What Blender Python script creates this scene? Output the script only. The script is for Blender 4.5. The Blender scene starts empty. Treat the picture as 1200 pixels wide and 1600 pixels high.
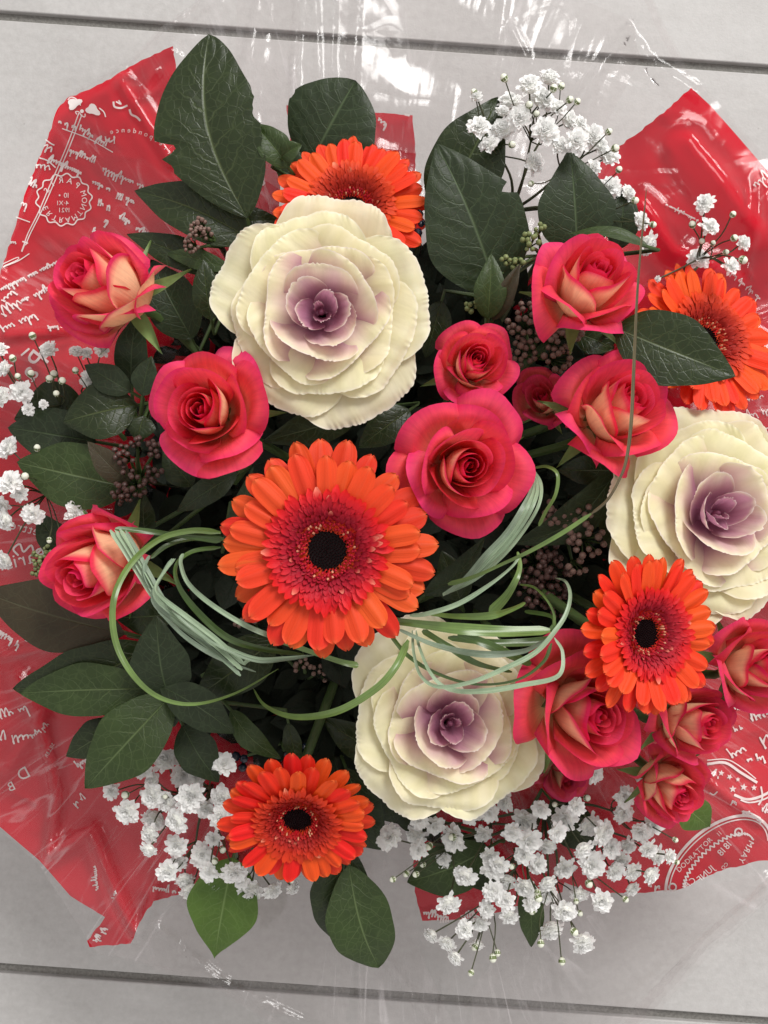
import bpy, math, random
import numpy as np
from mathutils import Vector, Matrix, Quaternion
from mathutils.geometry import delaunay_2d_cdt
PI = math.pi
R = math.radians
sc = bpy.context.scene
C = sc.collection
rng = np.random.default_rng(7)
random.seed(7)

# ---------------------------------------------------------------- camera
H, F = 0.65, 1600.0            # height of the lens above the floor, focal length in photo pixels
cam = bpy.data.objects.new('camera', bpy.data.cameras.new('camera'))
C.objects.link(cam)
cam.location = (0, 0, H)
cam.data.sensor_fit = 'VERTICAL'
cam.data.sensor_height = 36
cam.data.lens = 36 * F / 1600
cam.data.clip_start = 0.01
cam.data.clip_end = 50
sc.camera = cam
# ---------------------------------------------------------------- light (a room lit by a window)
w = bpy.data.worlds.new('World'); sc.world = w; w.use_nodes = True
w.node_tree.nodes['Background'].inputs[0].default_value = (1.0, 0.97, 0.95, 1)
w.node_tree.nodes['Background'].inputs[1].default_value = 0.80


def area(name, loc, aim, sx, sy, power, col):
    l = bpy.data.lights.new(name, 'AREA'); l.shape = 'RECTANGLE'
    l.size, l.size_y, l.energy, l.color = sx, sy, power, col
    o = bpy.data.objects.new(name, l); C.objects.link(o)
    o.location = loc
    o.rotation_euler = (Vector(aim) - Vector(loc)).to_track_quat('-Z', 'Y').to_euler()
    return o


area('window_light', (1.5, 2.5, 2.7), (0, 0, 0.1), 1.5, 1.7, 150, (1.0, 0.985, 0.96))
vs = sc.view_settings
vs.view_transform = 'Standard'; vs.look = 'None'; vs.gamma = 1; vs.exposure = 0.08
sc.cycles.transparent_max_bounces = 24


# ---------------------------------------------------------------- coordinates
def P(px, py, z):
    s = (H - z) / F
    return Vector(((px - 600) * s, (800 - py) * s, z))


def S(n, z):
    return n * (H - z) / F


# ---------------------------------------------------------------- materials
def new_mat(name):
    m = bpy.data.materials.new(name); m.use_nodes = True
    nt = m.node_tree; nt.nodes.clear()

    def N(t, **kw):
        n = nt.nodes.new(t)
        for k, v in kw.items():
            if k.startswith('i_'):
                n.inputs[k[2:].replace('_', ' ')].default_value = v
            else:
                setattr(n, k, v)
        return n

    def L(a, b):
        nt.links.new(a, b)
    return m, N, L


def math_n(N, L, op, a, b=None, c=None):
    n = N('ShaderNodeMath', operation=op)
    for i, x in enumerate((a, b, c)):
        if x is None: continue
        if hasattr(x, 'is_linked'): L(x, n.inputs[i])
        else: n.inputs[i].default_value = x
    return n.outputs[0]


def mixc(N, L, f, a, b, mode='MIX'):
    n = N('ShaderNodeMix', data_type='RGBA', blend_type=mode)
    for i, x in ((0, f), (6, a), (7, b)):
        if hasattr(x, 'is_linked'): L(x, n.inputs[i])
        else: n.inputs[i].default_value = x if i == 0 else (*x, 1)
    return n.outputs[2]


def surf(N, L, col, rough, spec=0.5, transl=0.0, bump=None, bstr=0.3, bdist=0.001, tcol=None, coat=0):
    p = N('ShaderNodeBsdfPrincipled')
    out = N('ShaderNodeOutputMaterial')
    if hasattr(col, 'is_linked'): L(col, p.inputs['Base Color'])
    else: p.inputs['Base Color'].default_value = (*col, 1)
    if hasattr(rough, 'is_linked'): L(rough, p.inputs['Roughness'])
    else: p.inputs['Roughness'].default_value = rough
    p.inputs['Specular IOR Level'].default_value = spec
    p.inputs['Coat Weight'].default_value = coat
    if bump is not None:
        b = N('ShaderNodeBump'); b.inputs['Strength'].default_value = bstr
        b.inputs['Distance'].default_value = bdist
        L(bump, b.inputs['Height']); L(b.outputs[0], p.inputs['Normal'])
    res = p.outputs[0]
    if transl > 0:
        t = N('ShaderNodeBsdfTranslucent')
        c2 = tcol if tcol is not None else col
        if hasattr(c2, 'is_linked'): L(c2, t.inputs[0])
        else: t.inputs[0].default_value = (*c2, 1)
        mx = N('ShaderNodeMixShader'); mx.inputs[0].default_value = transl
        L(res, mx.inputs[1]); L(t.outputs[0], mx.inputs[2]); res = mx.outputs[0]
    L(res, out.inputs[0])
    return p


def petal_mat(name, transl=0.25, rough=0.5, spec=0.3, veins=(40, 0.0), vary=0.12, bstr=0.25, bdist=0.0004):
    """pigment comes from the two colour attributes (inner and outer face of the petal)"""
    m, N, L = new_mat(name)
    a = N('ShaderNodeAttribute', attribute_name='inner'); b = N('ShaderNodeAttribute', attribute_name='outer')
    g = N('ShaderNodeNewGeometry')
    c = mixc(N, L, g.outputs['Backfacing'], b.outputs[0], a.outputs[0])
    tc = N('ShaderNodeTexCoord')
    nz = N('ShaderNodeTexNoise', i_Scale=260.0, i_Detail=4.0); L(tc.outputs['Object'], nz.inputs['Vector'])
    uv = N('ShaderNodeUVMap')
    sep = N('ShaderNodeSeparateXYZ'); L(uv.outputs[0], sep.inputs[0])
    # fine lengthwise veins
    cmb = N('ShaderNodeCombineXYZ')
    L(math_n(N, L, 'MULTIPLY', sep.outputs[0], float(veins[0])), cmb.inputs[0])
    L(math_n(N, L, 'MULTIPLY', sep.outputs[1], 2.0), cmb.inputs[1])
    nv = N('ShaderNodeTexNoise', i_Scale=1.0, i_Detail=2.0); L(cmb.outputs[0], nv.inputs['Vector'])
    f = math_n(N, L, 'MULTIPLY_ADD', nz.outputs[0], vary * 1.2, 1 - vary * 0.6)
    f2 = math_n(N, L, 'MULTIPLY_ADD', nv.outputs[0], vary * 1.6, 1 - vary * 0.8)
    f3 = math_n(N, L, 'MULTIPLY', f, f2)
    hsv = N('ShaderNodeHueSaturation'); L(c, hsv.inputs['Color']); L(f3, hsv.inputs['Value'])
    oi = N('ShaderNodeObjectInfo')
    L(math_n(N, L, 'MULTIPLY_ADD', oi.outputs['Random'], 0.016, 0.492), hsv.inputs['Hue'])
    hgt = math_n(N, L, 'ADD', nv.outputs[0], math_n(N, L, 'MULTIPLY', nz.outputs[0], 0.4))
    surf(N, L, hsv.outputs[0], rough, spec, transl, hgt, bstr, bdist)
    return m


def plain_mat(name, col, rough=0.5, spec=0.4, transl=0.0, scale=300.0, vary=0.3, bstr=0.3, bdist=0.0003, coat=0):
    m, N, L = new_mat(name)
    tc = N('ShaderNodeTexCoord')
    nz = N('ShaderNodeTexNoise', i_Scale=scale, i_Detail=5.0); L(tc.outputs['Object'], nz.inputs['Vector'])
    c = mixc(N, L, nz.outputs[0], tuple(x * (1 - vary) for x in col), tuple(x * (1 + vary) for x in col))
    surf(N, L, c, rough, spec, transl, nz.outputs[0], bstr, bdist, coat=coat)
    return m


def leaf_mat(name, col, vein, rough=0.33, nveins=7.0, transl=0.10, spec=0.30, vstr=0.55):
    m, N, L = new_mat(name)
    uv = N('ShaderNodeUVMap'); sep = N('ShaderNodeSeparateXYZ'); L(uv.outputs[0], sep.inputs[0])
    tc = N('ShaderNodeTexCoord')
    nz = N('ShaderNodeTexNoise', i_Scale=90.0, i_Detail=4.0); L(tc.outputs['Object'], nz.inputs['Vector'])
    nf = N('ShaderNodeTexNoise', i_Scale=900.0, i_Detail=3.0); L(tc.outputs['Object'], nf.inputs['Vector'])
    au = math_n(N, L, 'ABSOLUTE', math_n(N, L, 'MULTIPLY_ADD', sep.outputs[0], 2.0, -1.0))
    v = sep.outputs[1]
    sg = math_n(N, L, 'GREATER_THAN', sep.outputs[0], 0.5)
    # arching side veins: v*n - 2.1|u|^.8 + wobble
    t = math_n(N, L, 'MULTIPLY', v, nveins)
    t = math_n(N, L, 'SUBTRACT', t, math_n(N, L, 'MULTIPLY', math_n(N, L, 'POWER', au, 1.25), nveins * 0.27))
    t = math_n(N, L, 'ADD', t, math_n(N, L, 'MULTIPLY', nz.outputs[0], 0.9))
    t = math_n(N, L, 'ADD', t, math_n(N, L, 'MULTIPLY', sg, 0.45))
    fr = math_n(N, L, 'ABSOLUTE', math_n(N, L, 'SUBTRACT', math_n(N, L, 'FRACT', t), 0.5))
    side = math_n(N, L, 'SUBTRACT', 1.0, math_n(N, L, 'MULTIPLY', fr, 16.0)); side = math_n(N, L, 'MAXIMUM', side, 0.0)
    side = math_n(N, L, 'MULTIPLY', side, math_n(N, L, 'SUBTRACT', 1.0, math_n(N, L, 'MULTIPLY', au, 0.9)))
    mid = math_n(N, L, 'MAXIMUM', math_n(N, L, 'SUBTRACT', 1.0, math_n(N, L, 'MULTIPLY', au, 22.0)), 0.0)
    # net of the smallest veins
    vo = N('ShaderNodeTexVoronoi', feature='DISTANCE_TO_EDGE', i_Scale=230.0); L(tc.outputs['Object'], vo.inputs['Vector'])
    net = math_n(N, L, 'MAXIMUM', math_n(N, L, 'SUBTRACT', 1.0, math_n(N, L, 'MULTIPLY', vo.outputs[0], 14.0)), 0.0)
    ve = math_n(N, L, 'MAXIMUM', math_n(N, L, 'MAXIMUM', math_n(N, L, 'MULTIPLY', mid, 1.25), math_n(N, L, 'MULTIPLY', side, 0.7)), math_n(N, L, 'MULTIPLY', net, 0.26))
    base = mixc(N, L, nz.outputs[0], tuple(x * 0.62 for x in col), tuple(x * 1.38 for x in col))
    c = mixc(N, L, math_n(N, L, 'MULTIPLY', ve, vstr), base, vein)
    hgt = math_n(N, L, 'ADD', math_n(N, L, 'MULTIPLY', ve, -0.8), math_n(N, L, 'MULTIPLY', nf.outputs[0], 0.25))
    ro = math_n(N, L, 'MULTIPLY_ADD', nf.outputs[0], 0.25, rough - 0.1)
    surf(N, L, c, ro, spec, transl, hgt, 0.6, 0.0005, tcol=tuple(min(1, x * 2.2) for x in col))
    return m


def blade_mat(name, a, b, stripes=9.0, rough=0.35, contrast=1.0):
    m, N, L = new_mat(name)
    uv = N('ShaderNodeUVMap'); sep = N('ShaderNodeSeparateXYZ'); L(uv.outputs[0], sep.inputs[0])
    s = math_n(N, L, 'SINE', math_n(N, L, 'MULTIPLY', sep.outputs[0], stripes * 2 * PI))
    s = math_n(N, L, 'MULTIPLY_ADD', s, 0.5, 0.5)
    tc = N('ShaderNodeTexCoord')
    nz = N('ShaderNodeTexNoise', i_Scale=120.0, i_Detail=3.0); L(tc.outputs['Object'], nz.inputs['Vector'])
    sk = N('ShaderNodeCombineXYZ'); L(math_n(N, L, 'MULTIPLY', sep.outputs[0], 14.0), sk.inputs[0]); L(math_n(N, L, 'MULTIPLY', sep.outputs[1], 5.0), sk.inputs[1])
    ns = N('ShaderNodeTexNoise', i_Scale=1.0, i_Detail=3.0); L(sk.outputs[0], ns.inputs['Vector'])
    sv = math_n(N, L, 'MULTIPLY_ADD', math_n(N, L, 'SUBTRACT', s, 0.5), 0.8 * contrast, math_n(N, L, 'MULTIPLY_ADD', ns.outputs[0], 1.4, -.2))
    c = mixc(N, L, math_n(N, L, 'MINIMUM', math_n(N, L, 'MAXIMUM', sv, 0.0), 1.0), a, b)
    hsv = N('ShaderNodeHueSaturation'); L(c, hsv.inputs['Color'])
    L(math_n(N, L, 'MULTIPLY_ADD', nz.outputs[0], 0.8, 0.6), hsv.inputs['Value'])
    surf(N, L, hsv.outputs[0], rough, 0.5, 0.15, s, 0.25 * contrast, 0.00015)
    return m


def film_mat(name, red):
    m, N, L = new_mat(name)
    out = N('ShaderNodeOutputMaterial')
    tc = N('ShaderNodeTexCoord')
    n1 = N('ShaderNodeTexNoise', i_Scale=22.0, i_Detail=3.0, i_Distortion=1.5); L(tc.outputs['Object'], n1.inputs['Vector'])
    n2 = N('ShaderNodeTexVoronoi', feature='DISTANCE_TO_EDGE', i_Scale=30.0)
    wv = N('ShaderNodeTexNoise', i_Scale=14.0, i_Detail=2.0); L(tc.outputs['Object'], wv.inputs['Vector'])
    vm = N('ShaderNodeVectorMath', operation='MULTIPLY_ADD'); L(wv.outputs[1], vm.inputs[0]); vm.inputs[1].default_value = (.08, .08, .08)
    L(tc.outputs['Object'], vm.inputs[2]); L(vm.outputs[0], n2.inputs['Vector'])
    cr = math_n(N, L, 'MINIMUM', n2.outputs[0], 0.12)
    sp = N('ShaderNodeSeparateXYZ'); L(tc.outputs['Object'], sp.inputs[0])
    an = math_n(N, L, 'ARCTAN2', sp.outputs[1], sp.outputs[0])
    rd = N('ShaderNodeVectorMath', operation='LENGTH'); L(tc.outputs['Object'], rd.inputs[0])
    cx = N('ShaderNodeCombineXYZ'); L(math_n(N, L, 'MULTIPLY', an, 9.0), cx.inputs[0]); L(math_n(N, L, 'MULTIPLY', rd.outputs['Value'], 7.0), cx.inputs[1])
    n3 = N('ShaderNodeTexNoise', i_Scale=1.0, i_Detail=3.0, i_Distortion=0.6); L(cx.outputs[0], n3.inputs['Vector'])
    h = math_n(N, L, 'ADD', math_n(N, L, 'MULTIPLY', n1.outputs[0], 0.5), math_n(N, L, 'MULTIPLY', cr, 1.2 if red else 1.3))
    h = math_n(N, L, 'ADD', h, math_n(N, L, 'MULTIPLY', n3.outputs[0], 1.3 if red else 1.7))
    b = N('ShaderNodeBump'); b.inputs['Strength'].default_value = 0.8
    b.inputs['Distance'].default_value = 0.0012 if red else 0.0020
    L(h, b.inputs['Height'])
    gl = N('ShaderNodeBsdfGlossy'); gl.inputs['Roughness'].default_value = 0.13
    L(b.outputs[0], gl.inputs['Normal'])
    fr = N('ShaderNodeFresnel', i_IOR=1.32); L(b.outputs[0], fr.inputs['Normal'])
    if red:
        nz = N('ShaderNodeTexNoise', i_Scale=15.0, i_Detail=2.0); L(tc.outputs['Object'], nz.inputs['Vector'])
        c = mixc(N, L, nz.outputs[0], (0.56, 0.005, 0.018), (0.70, 0.009, 0.028))
        d = N('ShaderNodeBsdfDiffuse'); L(c, d.inputs[0])
        t = N('ShaderNodeBsdfTranslucent'); t.inputs[0].default_value = (0.75, 0.02, 0.05, 1)
        mx = N('ShaderNodeMixShader'); mx.inputs[0].default_value = 0.25
        L(d.outputs[0], mx.inputs[1]); L(t.outputs[0], mx.inputs[2])
        tr = N('ShaderNodeBsdfTransparent'); tr.inputs[0].default_value = (0.9, 0.05, 0.08, 1)
        m2 = N('ShaderNodeMixShader'); m2.inputs[0].default_value = 0.03
        L(mx.outputs[0], m2.inputs[1]); L(tr.outputs[0], m2.inputs[2])
        body = m2.outputs[0]; ff = math_n(N, L, 'MULTIPLY', fr.outputs[0], 0.8)
    else:
        tr = N('ShaderNodeBsdfTransparent'); tr.inputs[0].default_value = (0.958, 0.946, 0.945, 1)
        d = N('ShaderNodeBsdfDiffuse'); d.inputs[0].default_value = (0.8, 0.76, 0.77, 1)
        def ridge(fac, width, gain):
            q = math_n(N, L, 'ABSOLUTE', math_n(N, L, 'SUBTRACT', fac, 0.5))
            return math_n(N, L, 'MULTIPLY', math_n(N, L, 'MAXIMUM', math_n(N, L, 'SUBTRACT', 1.0, math_n(N, L, 'DIVIDE', q, width)), 0.0), gain)
        c5 = N('ShaderNodeCombineXYZ'); L(math_n(N, L, 'MULTIPLY', an, 21.0), c5.inputs[0]); L(math_n(N, L, 'MULTIPLY', rd.outputs['Value'], 12.0), c5.inputs[1])
        n5 = N('ShaderNodeTexNoise', i_Scale=1.0, i_Detail=2.0, i_Distortion=0.8); L(c5.outputs[0], n5.inputs['Vector'])
        n6 = N('ShaderNodeTexNoise', i_Scale=9.0, i_Detail=2.0); L(tc.outputs['Object'], n6.inputs['Vector'])
        gate = math_n(N, L, 'MAXIMUM', math_n(N, L, 'MULTIPLY_ADD', n6.outputs[0], 5.0, -2.2), 0.0); gate = math_n(N, L, 'MINIMUM', gate, 1.0)
        hz = math_n(N, L, 'ADD', ridge(n3.outputs[0], 0.014, 0.15), ridge(n5.outputs[0], 0.022, 0.05))
        hz = math_n(N, L, 'MULTIPLY_ADD', hz, gate, math_n(N, L, 'MULTIPLY_ADD', gate, 0.035, 0.008))
        mx = N('ShaderNodeMixShader'); L(hz, mx.inputs[0])
        L(tr.outputs[0], mx.inputs[1]); L(d.outputs[0], mx.inputs[2])
        body = mx.outputs[0]; ff = math_n(N, L, 'MULTIPLY', fr.outputs[0], 1.3)
    ms = N('ShaderNodeMixShader'); L(ff, ms.inputs[0]); L(body, ms.inputs[1]); L(gl.outputs[0], ms.inputs[2])
    L(ms.outputs[0], out.inputs[0])
    return m


def tile_mat():
    m, N, L = new_mat('grey_tile')
    tc = N('ShaderNodeTexCoord'); oi = N('ShaderNodeObjectInfo')
    ad = N('ShaderNodeVectorMath', operation='ADD'); L(tc.outputs['Object'], ad.inputs[0]); L(oi.outputs['Location'], ad.inputs[1])
    n1 = N('ShaderNodeTexNoise', i_Scale=9.0, i_Detail=6.0, i_Roughness=0.6); L(ad.outputs[0], n1.inputs['Vector'])
    n2 = N('ShaderNodeTexNoise', i_Scale=220.0, i_Detail=6.0, i_Roughness=0.7); L(ad.outputs[0], n2.inputs['Vector'])
    n3 = N('ShaderNodeTexNoise', i_Scale=700.0, i_Detail=4.0); L(ad.outputs[0], n3.inputs['Vector'])
    st = N('ShaderNodeMapping'); st.inputs['Scale'].default_value = (30, 140, 1); L(ad.outputs[0], st.inputs[0])
    n4 = N('ShaderNodeTexNoise', i_Scale=1.0, i_Detail=4.0); L(st.outputs[0], n4.inputs['Vector'])
    f = math_n(N, L, 'ADD', math_n(N, L, 'MULTIPLY', n1.outputs[0], 0.5), math_n(N, L, 'ADD', math_n(N, L, 'MULTIPLY', n2.outputs[0], 0.38), math_n(N, L, 'MULTIPLY', n4.outputs[0], 0.12)))
    rmp = N('ShaderNodeValToRGB')
    e = rmp.color_ramp.elements
    e[0].position = 0.36; e[0].color = (0.345, 0.334, 0.324, 1)
    e[1].position = 0.66; e[1].color = (0.47, 0.46, 0.45, 1)
    L(f, rmp.inputs[0])
    # scattered dark specks
    vo = N('ShaderNodeTexVoronoi', i_Scale=38.0); L(ad.outputs[0], vo.inputs['Vector'])
    sp = math_n(N, L, 'LESS_THAN', vo.outputs['Distance'], 0.02)
    c = mixc(N, L, math_n(N, L, 'MULTIPLY', sp, 0.5), rmp.outputs[0], (0.2, 0.19, 0.18))
    hg = math_n(N, L, 'ADD', n2.outputs[0], math_n(N, L, 'MULTIPLY', n3.outputs[0], 0.6))
    surf(N, L, c, math_n(N, L, 'MULTIPLY_ADD', n2.outputs[0], 0.3, 0.4), 0.35, 0, hg, 0.35, 0.0004)
    return m


def grout_mat():
    m, N, L = new_mat('grey_grout')
    tc = N('ShaderNodeTexCoord')
    n2 = N('ShaderNodeTexNoise', i_Scale=500.0, i_Detail=6.0); L(tc.outputs['Object'], n2.inputs['Vector'])
    c = mixc(N, L, n2.outputs[0], (0.09, 0.085, 0.078), (0.30, 0.29, 0.27))
    surf(N, L, c, 0.9, 0.2, 0, n2.outputs[0], 0.8, 0.001)
    return m


M = {}
M['tile'] = tile_mat(); M['grout'] = grout_mat()
M['rose'] = petal_mat('rose_petal', 0.36, 0.55, 0.2, veins=(34, 0), vary=0.22, bstr=0.5)
M['gerbera'] = petal_mat('gerbera_petal', 0.22, 0.48, 0.2, veins=(12, 0), vary=0.10, bstr=0.4, bdist=0.0006)
M['kale'] = petal_mat('kale_leaf', 0.42, 0.5, 0.3, veins=(16, 0), vary=0.08, bstr=0.4, bdist=0.0008)
M['gyp'] = petal_mat('white_petal', 0.38, 0.6, 0.15, veins=(6, 0), vary=0.05)
M['dark_leaf'] = leaf_mat('dark_green_leaf', (0.015, 0.025, 0.006), (0.10, 0.13, 0.05))
M['shaded_leaf'] = leaf_mat('shade_darkened_leaf', (0.005, 0.009, 0.003), (0.015, 0.025, 0.01), rough=0.7)  # leaf green darkened further, painting in the shade between the flowers
M['mid_leaf'] = leaf_mat('mid_green_leaf', (0.026, 0.045, 0.010), (0.13, 0.18, 0.07), rough=0.42)
M['blue_leaf'] = leaf_mat('cool_green_leaf', (0.016, 0.027, 0.009), (0.09, 0.13, 0.06), rough=0.45)
M['bright_leaf'] = leaf_mat('bright_green_leaf', (0.07, 0.13, 0.022), (0.22, 0.32, 0.11), rough=0.42, transl=0.25)
M['brown_leaf'] = leaf_mat('brown_green_leaf', (0.035, 0.026, 0.012), (0.08, 0.08, 0.04), rough=0.5)
M['sepal'] = plain_mat('green_sepal', (0.16, 0.24, 0.08), 0.5, transl=0.2)
M['stem'] = plain_mat('green_stem', (0.045, 0.075, 0.02), 0.5)
M['dark_stem'] = plain_mat('dark_stem', (0.045, 0.05, 0.02), 0.5)
M['bud_brown'] = plain_mat('brown_bud', (0.17, 0.105, 0.085), 0.5, scale=900, vary=0.35)
M['bud_wine'] = plain_mat('wine_bud', (0.075, 0.038, 0.032), 0.45, scale=900, vary=0.35)
M['bud_green'] = plain_mat('green_bud', (0.17, 0.2, 0.08), 0.5, scale=900, vary=0.35)
M['gyp_bud'] = plain_mat('pale_bud', (0.70, 0.72, 0.60), 0.5, scale=700, vary=0.25)
M['calyx'] = plain_mat('green_calyx', (0.13, 0.17, 0.06), 0.5)
M['berry'] = plain_mat('blue_berry', (0.012, 0.018, 0.035), 0.2, 0.6)
M['silver_blade'] = blade_mat('silver_grass', (0.12, 0.19, 0.11), (0.40, 0.51, 0.34), 6)
M['green_blade'] = blade_mat('green_grass', (0.075, 0.13, 0.03), (0.17, 0.26, 0.07), 4, .3, .3)
M['deep_blade'] = blade_mat('deep_green_grass', (0.035, 0.07, 0.016), (0.09, 0.15, 0.04), 4, .3, .3)
M['grey_blade'] = blade_mat('grey_green_grass', (0.09, 0.14, 0.08), (0.30, 0.38, 0.28), 6)
M['brown_blade'] = blade_mat('brown_grass', (0.09, 0.07, 0.035), (0.17, 0.14, 0.07), 2)
M['red_film'] = film_mat('red_film', True)
M['clear_film'] = film_mat('clear_film', False)
M['print'] = plain_mat('white_print', (0.80, 0.74, 0.72), 0.4, 0.4, scale=200, vary=0.12, bstr=0.05)


# ---------------------------------------------------------------- mesh helpers
class Acc:
    """collects vertices, faces, uv and the two pigment colours of one mesh"""
    def __init__(s):
        s.v, s.f, s.uv, s.a, s.b = [], [], [], [], []
        s.n = 0

    def add(s, v, f, uv=None, a=None, b=None):
        v = np.asarray(v, dtype=np.float32).reshape(-1, 3); n = len(v)
        s.v.append(v)
        f = np.asarray(f, dtype=np.int32)
        s.f.append(f + s.n)
        s.uv.append(np.zeros((n, 2), np.float32) if uv is None else np.asarray(uv, np.float32).reshape(-1, 2))
        a = np.ones((n, 3)) if a is None else np.asarray(a).reshape(-1, 3)
        b = a if b is None else np.asarray(b).reshape(-1, 3)
        s.a.append(a.astype(np.float32)); s.b.append(b.astype(np.float32))
        s.n += n

    def grid(s, X, uv=None, a=None, b=None):
        """X: (nv, nu, 3)"""
        nv, nu = X.shape[:2]
        idx = np.arange(nv * nu).reshape(nv, nu)
        f = np.stack([idx[:-1, :-1], idx[:-1, 1:], idx[1:, 1:], idx[1:, :-1]], -1).reshape(-1, 4)
        s.add(X, f, uv, a, b)

    def tube(s, pts, rad, k=6, col=None):
        pts = [Vector(p) for p in pts]; n = len(pts)
        if not hasattr(rad, '__len__'): rad = [rad] * n
        T = []
        for i in range(n):
            d = pts[min(i + 1, n - 1)] - pts[max(i - 1, 0)]
            T.append(d.normalized() if d.length > 1e-9 else Vector((0, 0, 1)))
        up = Vector((0, 0, 1)) if abs(T[0].z) < .9 else Vector((1, 0, 0))
        a = T[0].cross(up).normalized()
        X = np.zeros((n, k + 1, 3))
        for i in range(n):
            a = (a - T[i] * a.dot(T[i])).normalized(); b = T[i].cross(a)
            for j in range(k + 1):
                t = 2 * PI * j / k
                X[i, j] = pts[i] + (a * math.cos(t) + b * math.sin(t)) * rad[i]
        s.grid(X, a=None if col is None else np.tile(col, (n * (k + 1), 1)))

    def ball(s, c, r, k=8, m=5, axis=None, stretch=1.0, a=None):
        th = np.linspace(0, PI, m + 1)[:, None]; ph = np.linspace(0, 2 * PI, k + 1)[None, :]
        X = np.stack([r * np.sin(th) * np.cos(ph), r * np.sin(th) * np.sin(ph), -r * stretch * np.cos(th) + 0 * ph], -1)
        if axis is not None:
            q = np.array(Vector((0, 0, 1)).rotation_difference(Vector(axis)).to_matrix())
            X = X @ q.T
        X = X + np.array(c)
        s.grid(X, a=None if a is None else np.tile(a, ((m + 1) * (k + 1), 1)))

    def mesh(s, name, mat, smooth=True):
        me = bpy.data.meshes.new(name)
        v = np.concatenate(s.v)
        faces = [f for f in s.f]
        tot = [np.full(len(f), f.shape[1], np.int32) for f in faces]
        loops = np.concatenate([f.ravel() for f in faces]).astype(np.int32)
        tot = np.concatenate(tot)
        me.vertices.add(len(v)); me.vertices.foreach_set('co', v.ravel())
        me.loops.add(len(loops)); me.loops.foreach_set('vertex_index', loops)
        me.polygons.add(len(tot))
        st = np.concatenate([[0], np.cumsum(tot)[:-1]]).astype(np.int32)
        me.polygons.foreach_set('loop_start', st)
        try: me.polygons.foreach_set('loop_total', tot)
        except Exception: pass
        me.polygons.foreach_set('use_smooth', np.full(len(tot), smooth))
        uv = np.concatenate(s.uv)
        l = me.uv_layers.new(name='UVMap'); l.data.foreach_set('uv', uv[loops].ravel())
        for nm, arr in (('inner', s.a), ('outer', s.b)):
            c = np.concatenate(arr); c4 = np.concatenate([c, np.ones((len(c), 1), np.float32)], 1)
            at = me.color_attributes.new(nm, 'FLOAT_COLOR', 'POINT'); at.data.foreach_set('color', c4.ravel().astype(np.float32))
        me.materials.append(mat)
        me.update(calc_edges=True)
        me.validate()
        return me

    def obj(s, name, mat, parent=None, smooth=True):
        return link(name, s.mesh(name, mat, smooth), parent)


def link(name, me, parent=None, loc=None, mat4=None):
    o = bpy.data.objects.new(name, me); C.objects.link(o)
    if parent: o.parent = parent
    if loc is not None: o.location = loc
    if mat4 is not None: o.matrix_local = mat4
    return o


def tag(o, label=None, cat=None, group=None, kind=None):
    if label: o['label'] = label
    if cat: o['category'] = cat
    if group: o['group'] = group
    if kind: o['kind'] = kind
    return o


def empty(name, mat4, label, cat, group=None):
    o = bpy.data.objects.new(name, None); C.objects.link(o)
    o.empty_display_size = 0.01
    o.matrix_world = mat4
    o['_m'] = 0
    del o['_m']
    return tag(o, label, cat, group)


def face_mat(loc, n, spin=0.0):
    """local +Z looks along n"""
    q = Vector((0, 0, 1)).rotation_difference(Vector(n).normalized())
    return Matrix.Translation(loc) @ (q @ Quaternion((0, 0, 1), spin)).to_matrix().to_4x4()


def sm(a, b, x):
    t = np.clip((x - a) / (b - a), 0, 1)
    return t * t * (3 - 2 * t)


def bez(a, b, c, d, t):
    return a * (1 - t) ** 3 + 3 * b * t * (1 - t) ** 2 + 3 * c * t * t * (1 - t) + d * t ** 3


def mixv(a, b, t):
    t = np.asarray(t)[..., None]
    return np.asarray(a) * (1 - t) + np.asarray(b) * t


def catmull(pts, n=8):
    p = [np.array(q, float) for q in pts]
    p = [2 * p[0] - p[1]] + p + [2 * p[-1] - p[-2]]
    out = []
    for i in range(1, len(p) - 2):
        for j in range(n):
            t = j / n
            out.append(0.5 * ((2 * p[i]) + (-p[i - 1] + p[i + 1]) * t + (2 * p[i - 1] - 5 * p[i] + 4 * p[i + 1] - p[i + 2]) * t * t + (-p[i - 1] + 3 * p[i] - 3 * p[i + 1] + p[i + 2]) * t ** 3))
    out.append(p[-2])
    return np.array(out)


def smooth_noise(x, y, seed):
    r = np.random.default_rng(seed); o = 0
    for k in range(5):
        a = r.uniform(0, 2 * PI); f = r.uniform(.6, 1.6)
        o = o + np.sin((x * np.cos(a) + y * np.sin(a)) * f + r.uniform(0, 2 * PI))
    return o / 3


def stem_to_bundle(parent, Mw, start_local, r, mat='stem', name='stem'):
    """a stem from the flower's back down to the tied bunch of stems"""
    inv = Mw.inverted()
    p0 = Mw @ Vector(start_local)
    n = (Mw.to_3x3() @ Vector((0, 0, 1))).normalized()
    p1 = p0 - n * 0.03
    a = math.atan2(p0.y, p0.x); q = min(0.022, 0.1 * math.hypot(p0.x, p0.y) + 0.004)
    p2 = Vector((q * math.cos(a) * 2.2, q * math.sin(a) * 2.2, 0.07)); p3 = Vector((q * math.cos(a), q * math.sin(a), 0.004))
    pts = catmull([p0, p1, p0 * 0.45 + p2 * 0.55, p2, p3], 5)
    A = Acc(); A.tube([inv @ Vector(p) for p in pts], r, 6)
    return A.obj(name, M[mat], parent)


# ---------------------------------------------------------------- floor
ang = -R(4.05)
floor = bpy.data.objects.new('floor', None)
A = Acc()
A.add([(-2.5, -2.5, -0.004), (2.5, -2.5, -0.004), (2.5, 2.5, -0.004), (-2.5, 2.5, -0.004)], [[0, 1, 2, 3]])
floor = A.obj('floor', M['grout'])
floor['kind'] = 'structure'; floor.rotation_euler = (0, 0, ang)
pitch = 0.6035
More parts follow.
